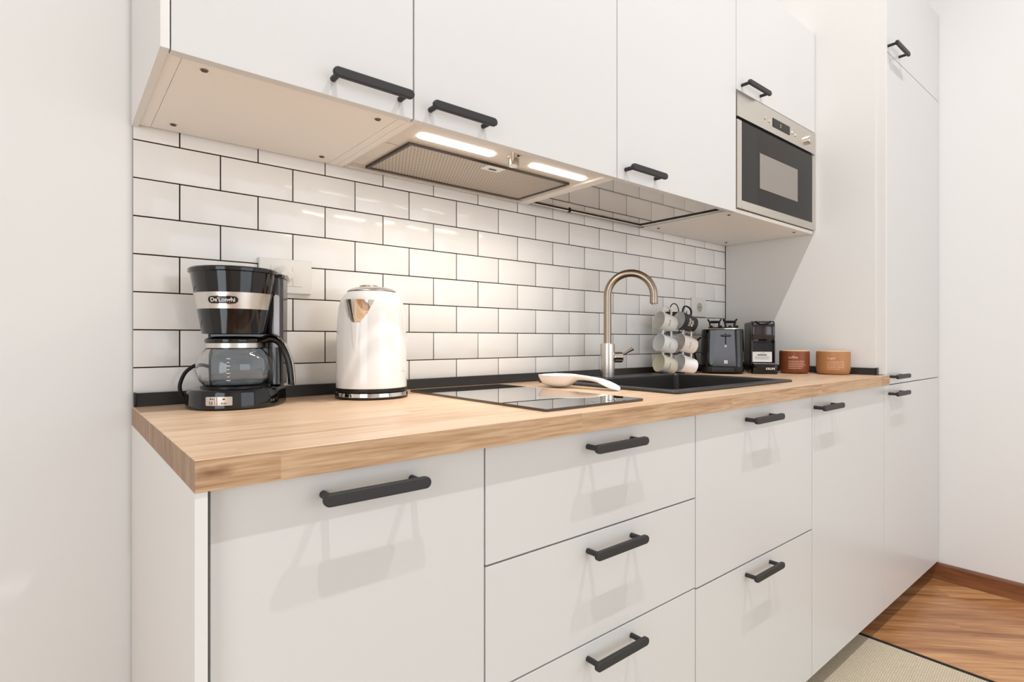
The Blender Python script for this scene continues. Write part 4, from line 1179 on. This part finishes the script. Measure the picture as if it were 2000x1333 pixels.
b = new_bm(); box(b, -0.014, 0.014, 0.004, 0.026, 0.118, 0.1268, 0.003); obj('outlet_nozzle', b, M['black_gloss'], ne)
b = new_bm()
for i in range(7): box(b, -hw + 0.006, hw - 0.006, 0.0268, 0.0282, 0.086 + i * 0.0045, 0.088 + i * 0.0045)
obj('rear_ribs', b, M['graphite'], ne)
for xx in (-hw + 0.001, hw - 0.004):
    b = new_bm(); box(b, xx, xx + 0.003, 0.0, 0.029, 0.039, 0.128, 0.0008); obj('side_frame', b, M['graphite'], ne)
b = new_bm(); box(b, -hw + 0.004, hw - 0.012, 0.003, 0.0045, 0.045, 0.084, 0.0005); stk = obj('sticker', b, M['paper'], ne)
b = new_bm()
rnd = random.Random(5)
x = -0.020
while x < 0.012:
    w_ = rnd.uniform(0.002, 0.0045); box(b, x, x + w_, 0.0026, 0.003, 0.0700, 0.0745); x += w_ + 0.0010
box(b, -0.010, 0.006, 0.0026, 0.003, 0.0790, 0.0797)
for z, x1_ in ((0.0665, 0.020), (0.0625, 0.024), (0.0590, 0.018), (0.0555, 0.022)): box(b, -0.030, x1_, 0.0027, 0.003, z, z + 0.0006)
obj('sticker_print', b, M['ink'], stk, smooth=0)
text_mesh('brand_lettering', 'KRUPS', 0.0108, M['white_ink'], dtr, lambda x, y, z: Vector((0.021 + x, -0.0242 - z, 0.020 + y)), extrude=0.0003, bold=0.0003)

# ================================================================== two storage jars
def jar(loc, r, h, m, label, title, face_ang):
    t = thing('storage_jar', label, 'jar', loc)
    b = new_bm(); lathe(b, [(0, 0), (r * 0.80, 0.0), (r * 0.90, 0.003), (r * 0.965, 0.010), (r, 0.022), (r, h - 0.008), (r * 0.985, h - 0.005), (r * 0.96, h - 0.005), (0, h - 0.005)], 56, cap=False); o = obj('pot', b, M[m], t)
    b = new_bm(); lathe(b, [(0, h - 0.0048), (r * 0.955, h - 0.0048), (r * 0.975, h - 0.003), (r * 0.97, h - 0.001), (r * 0.94, h), (0, h)], 56, cap=False); obj('lid', b, M['cork'], t)
    f = lambda x, y, z: Vector(((r + 0.0002 + z) * math.cos(face_ang + x / r), (r + 0.0002 + z) * math.sin(face_ang + x / r), y))
    text_mesh('title_lettering', title, 0.0135, M['pale_print'], t, lambda x, y, z: f(x - 0.027, y + h * 0.70, z), extrude=0.0002, align='LEFT', bold=0.0002)
    b = new_bm(); rnd = random.Random(len(title))
    for i in range(5):
        x = -0.027; y = h * (0.52 - 0.075 * i)
        end = (0.028, 0.030, 0.030, 0.026, 0.016)[i]
        while x < end:
            w_ = rnd.uniform(0.002, 0.006)
            n_ = 2
            vs = [b.verts.new(f(xx, yy, 0.0003)) for xx, yy in ((x, y), (x + w_, y), (x + w_, y + 0.0026), (x, y + 0.0026))]
            b.faces.new(vs); x += w_ + 0.0016
    obj('text_lines', b, M['pale_print'], t, smooth=0)
    return t
jar((2.104, -0.354, ZT + 0.0003), 0.0535, 0.0900, 'jar_red', 'dark terracotta coffee jar nearest the capsule machine', 'coffee', math.atan2(-0.96, -2.23) + 0.12)
jar((2.1545, -0.4750, ZT + 0.0003), 0.0575, 0.0890, 'jar_tan', 'light caramel brown jar at the right end of the worktop', 'sugar', math.atan2(-0.84, -2.28) + 0.12)

# ================================================================== rug
rg = thing('rug', 'flat woven beige rug with a thin black border on the wooden floor', 'rug')
ry0, ry1 = -2.60, -0.506  # unseen part lengthened into the room to bounce light upwards
b = new_bm(); box(b, -0.9, 2.155, ry0, ry1, ZF + 0.0005, ZF + 0.0075, 0.001); obj('weave', b, M['jute'], rg)
b = new_bm(); box(b, 2.1552, 2.172, ry0 - 0.017, ry1 + 0.017, ZF + 0.0005, ZF + 0.0085, 0.002); box(b, -0.917, -0.9002, ry0 - 0.017, ry1 + 0.017, ZF + 0.0005, ZF + 0.0085, 0.002)
box(b, -0.9002, 2.1552, ry0 - 0.017, ry0, ZF + 0.0005, ZF + 0.0085, 0.002); box(b, -0.9002, 2.1552, ry1, ry1 + 0.017, ZF + 0.0005, ZF + 0.0085, 0.002)
obj('border', b, M['rugb'], rg)
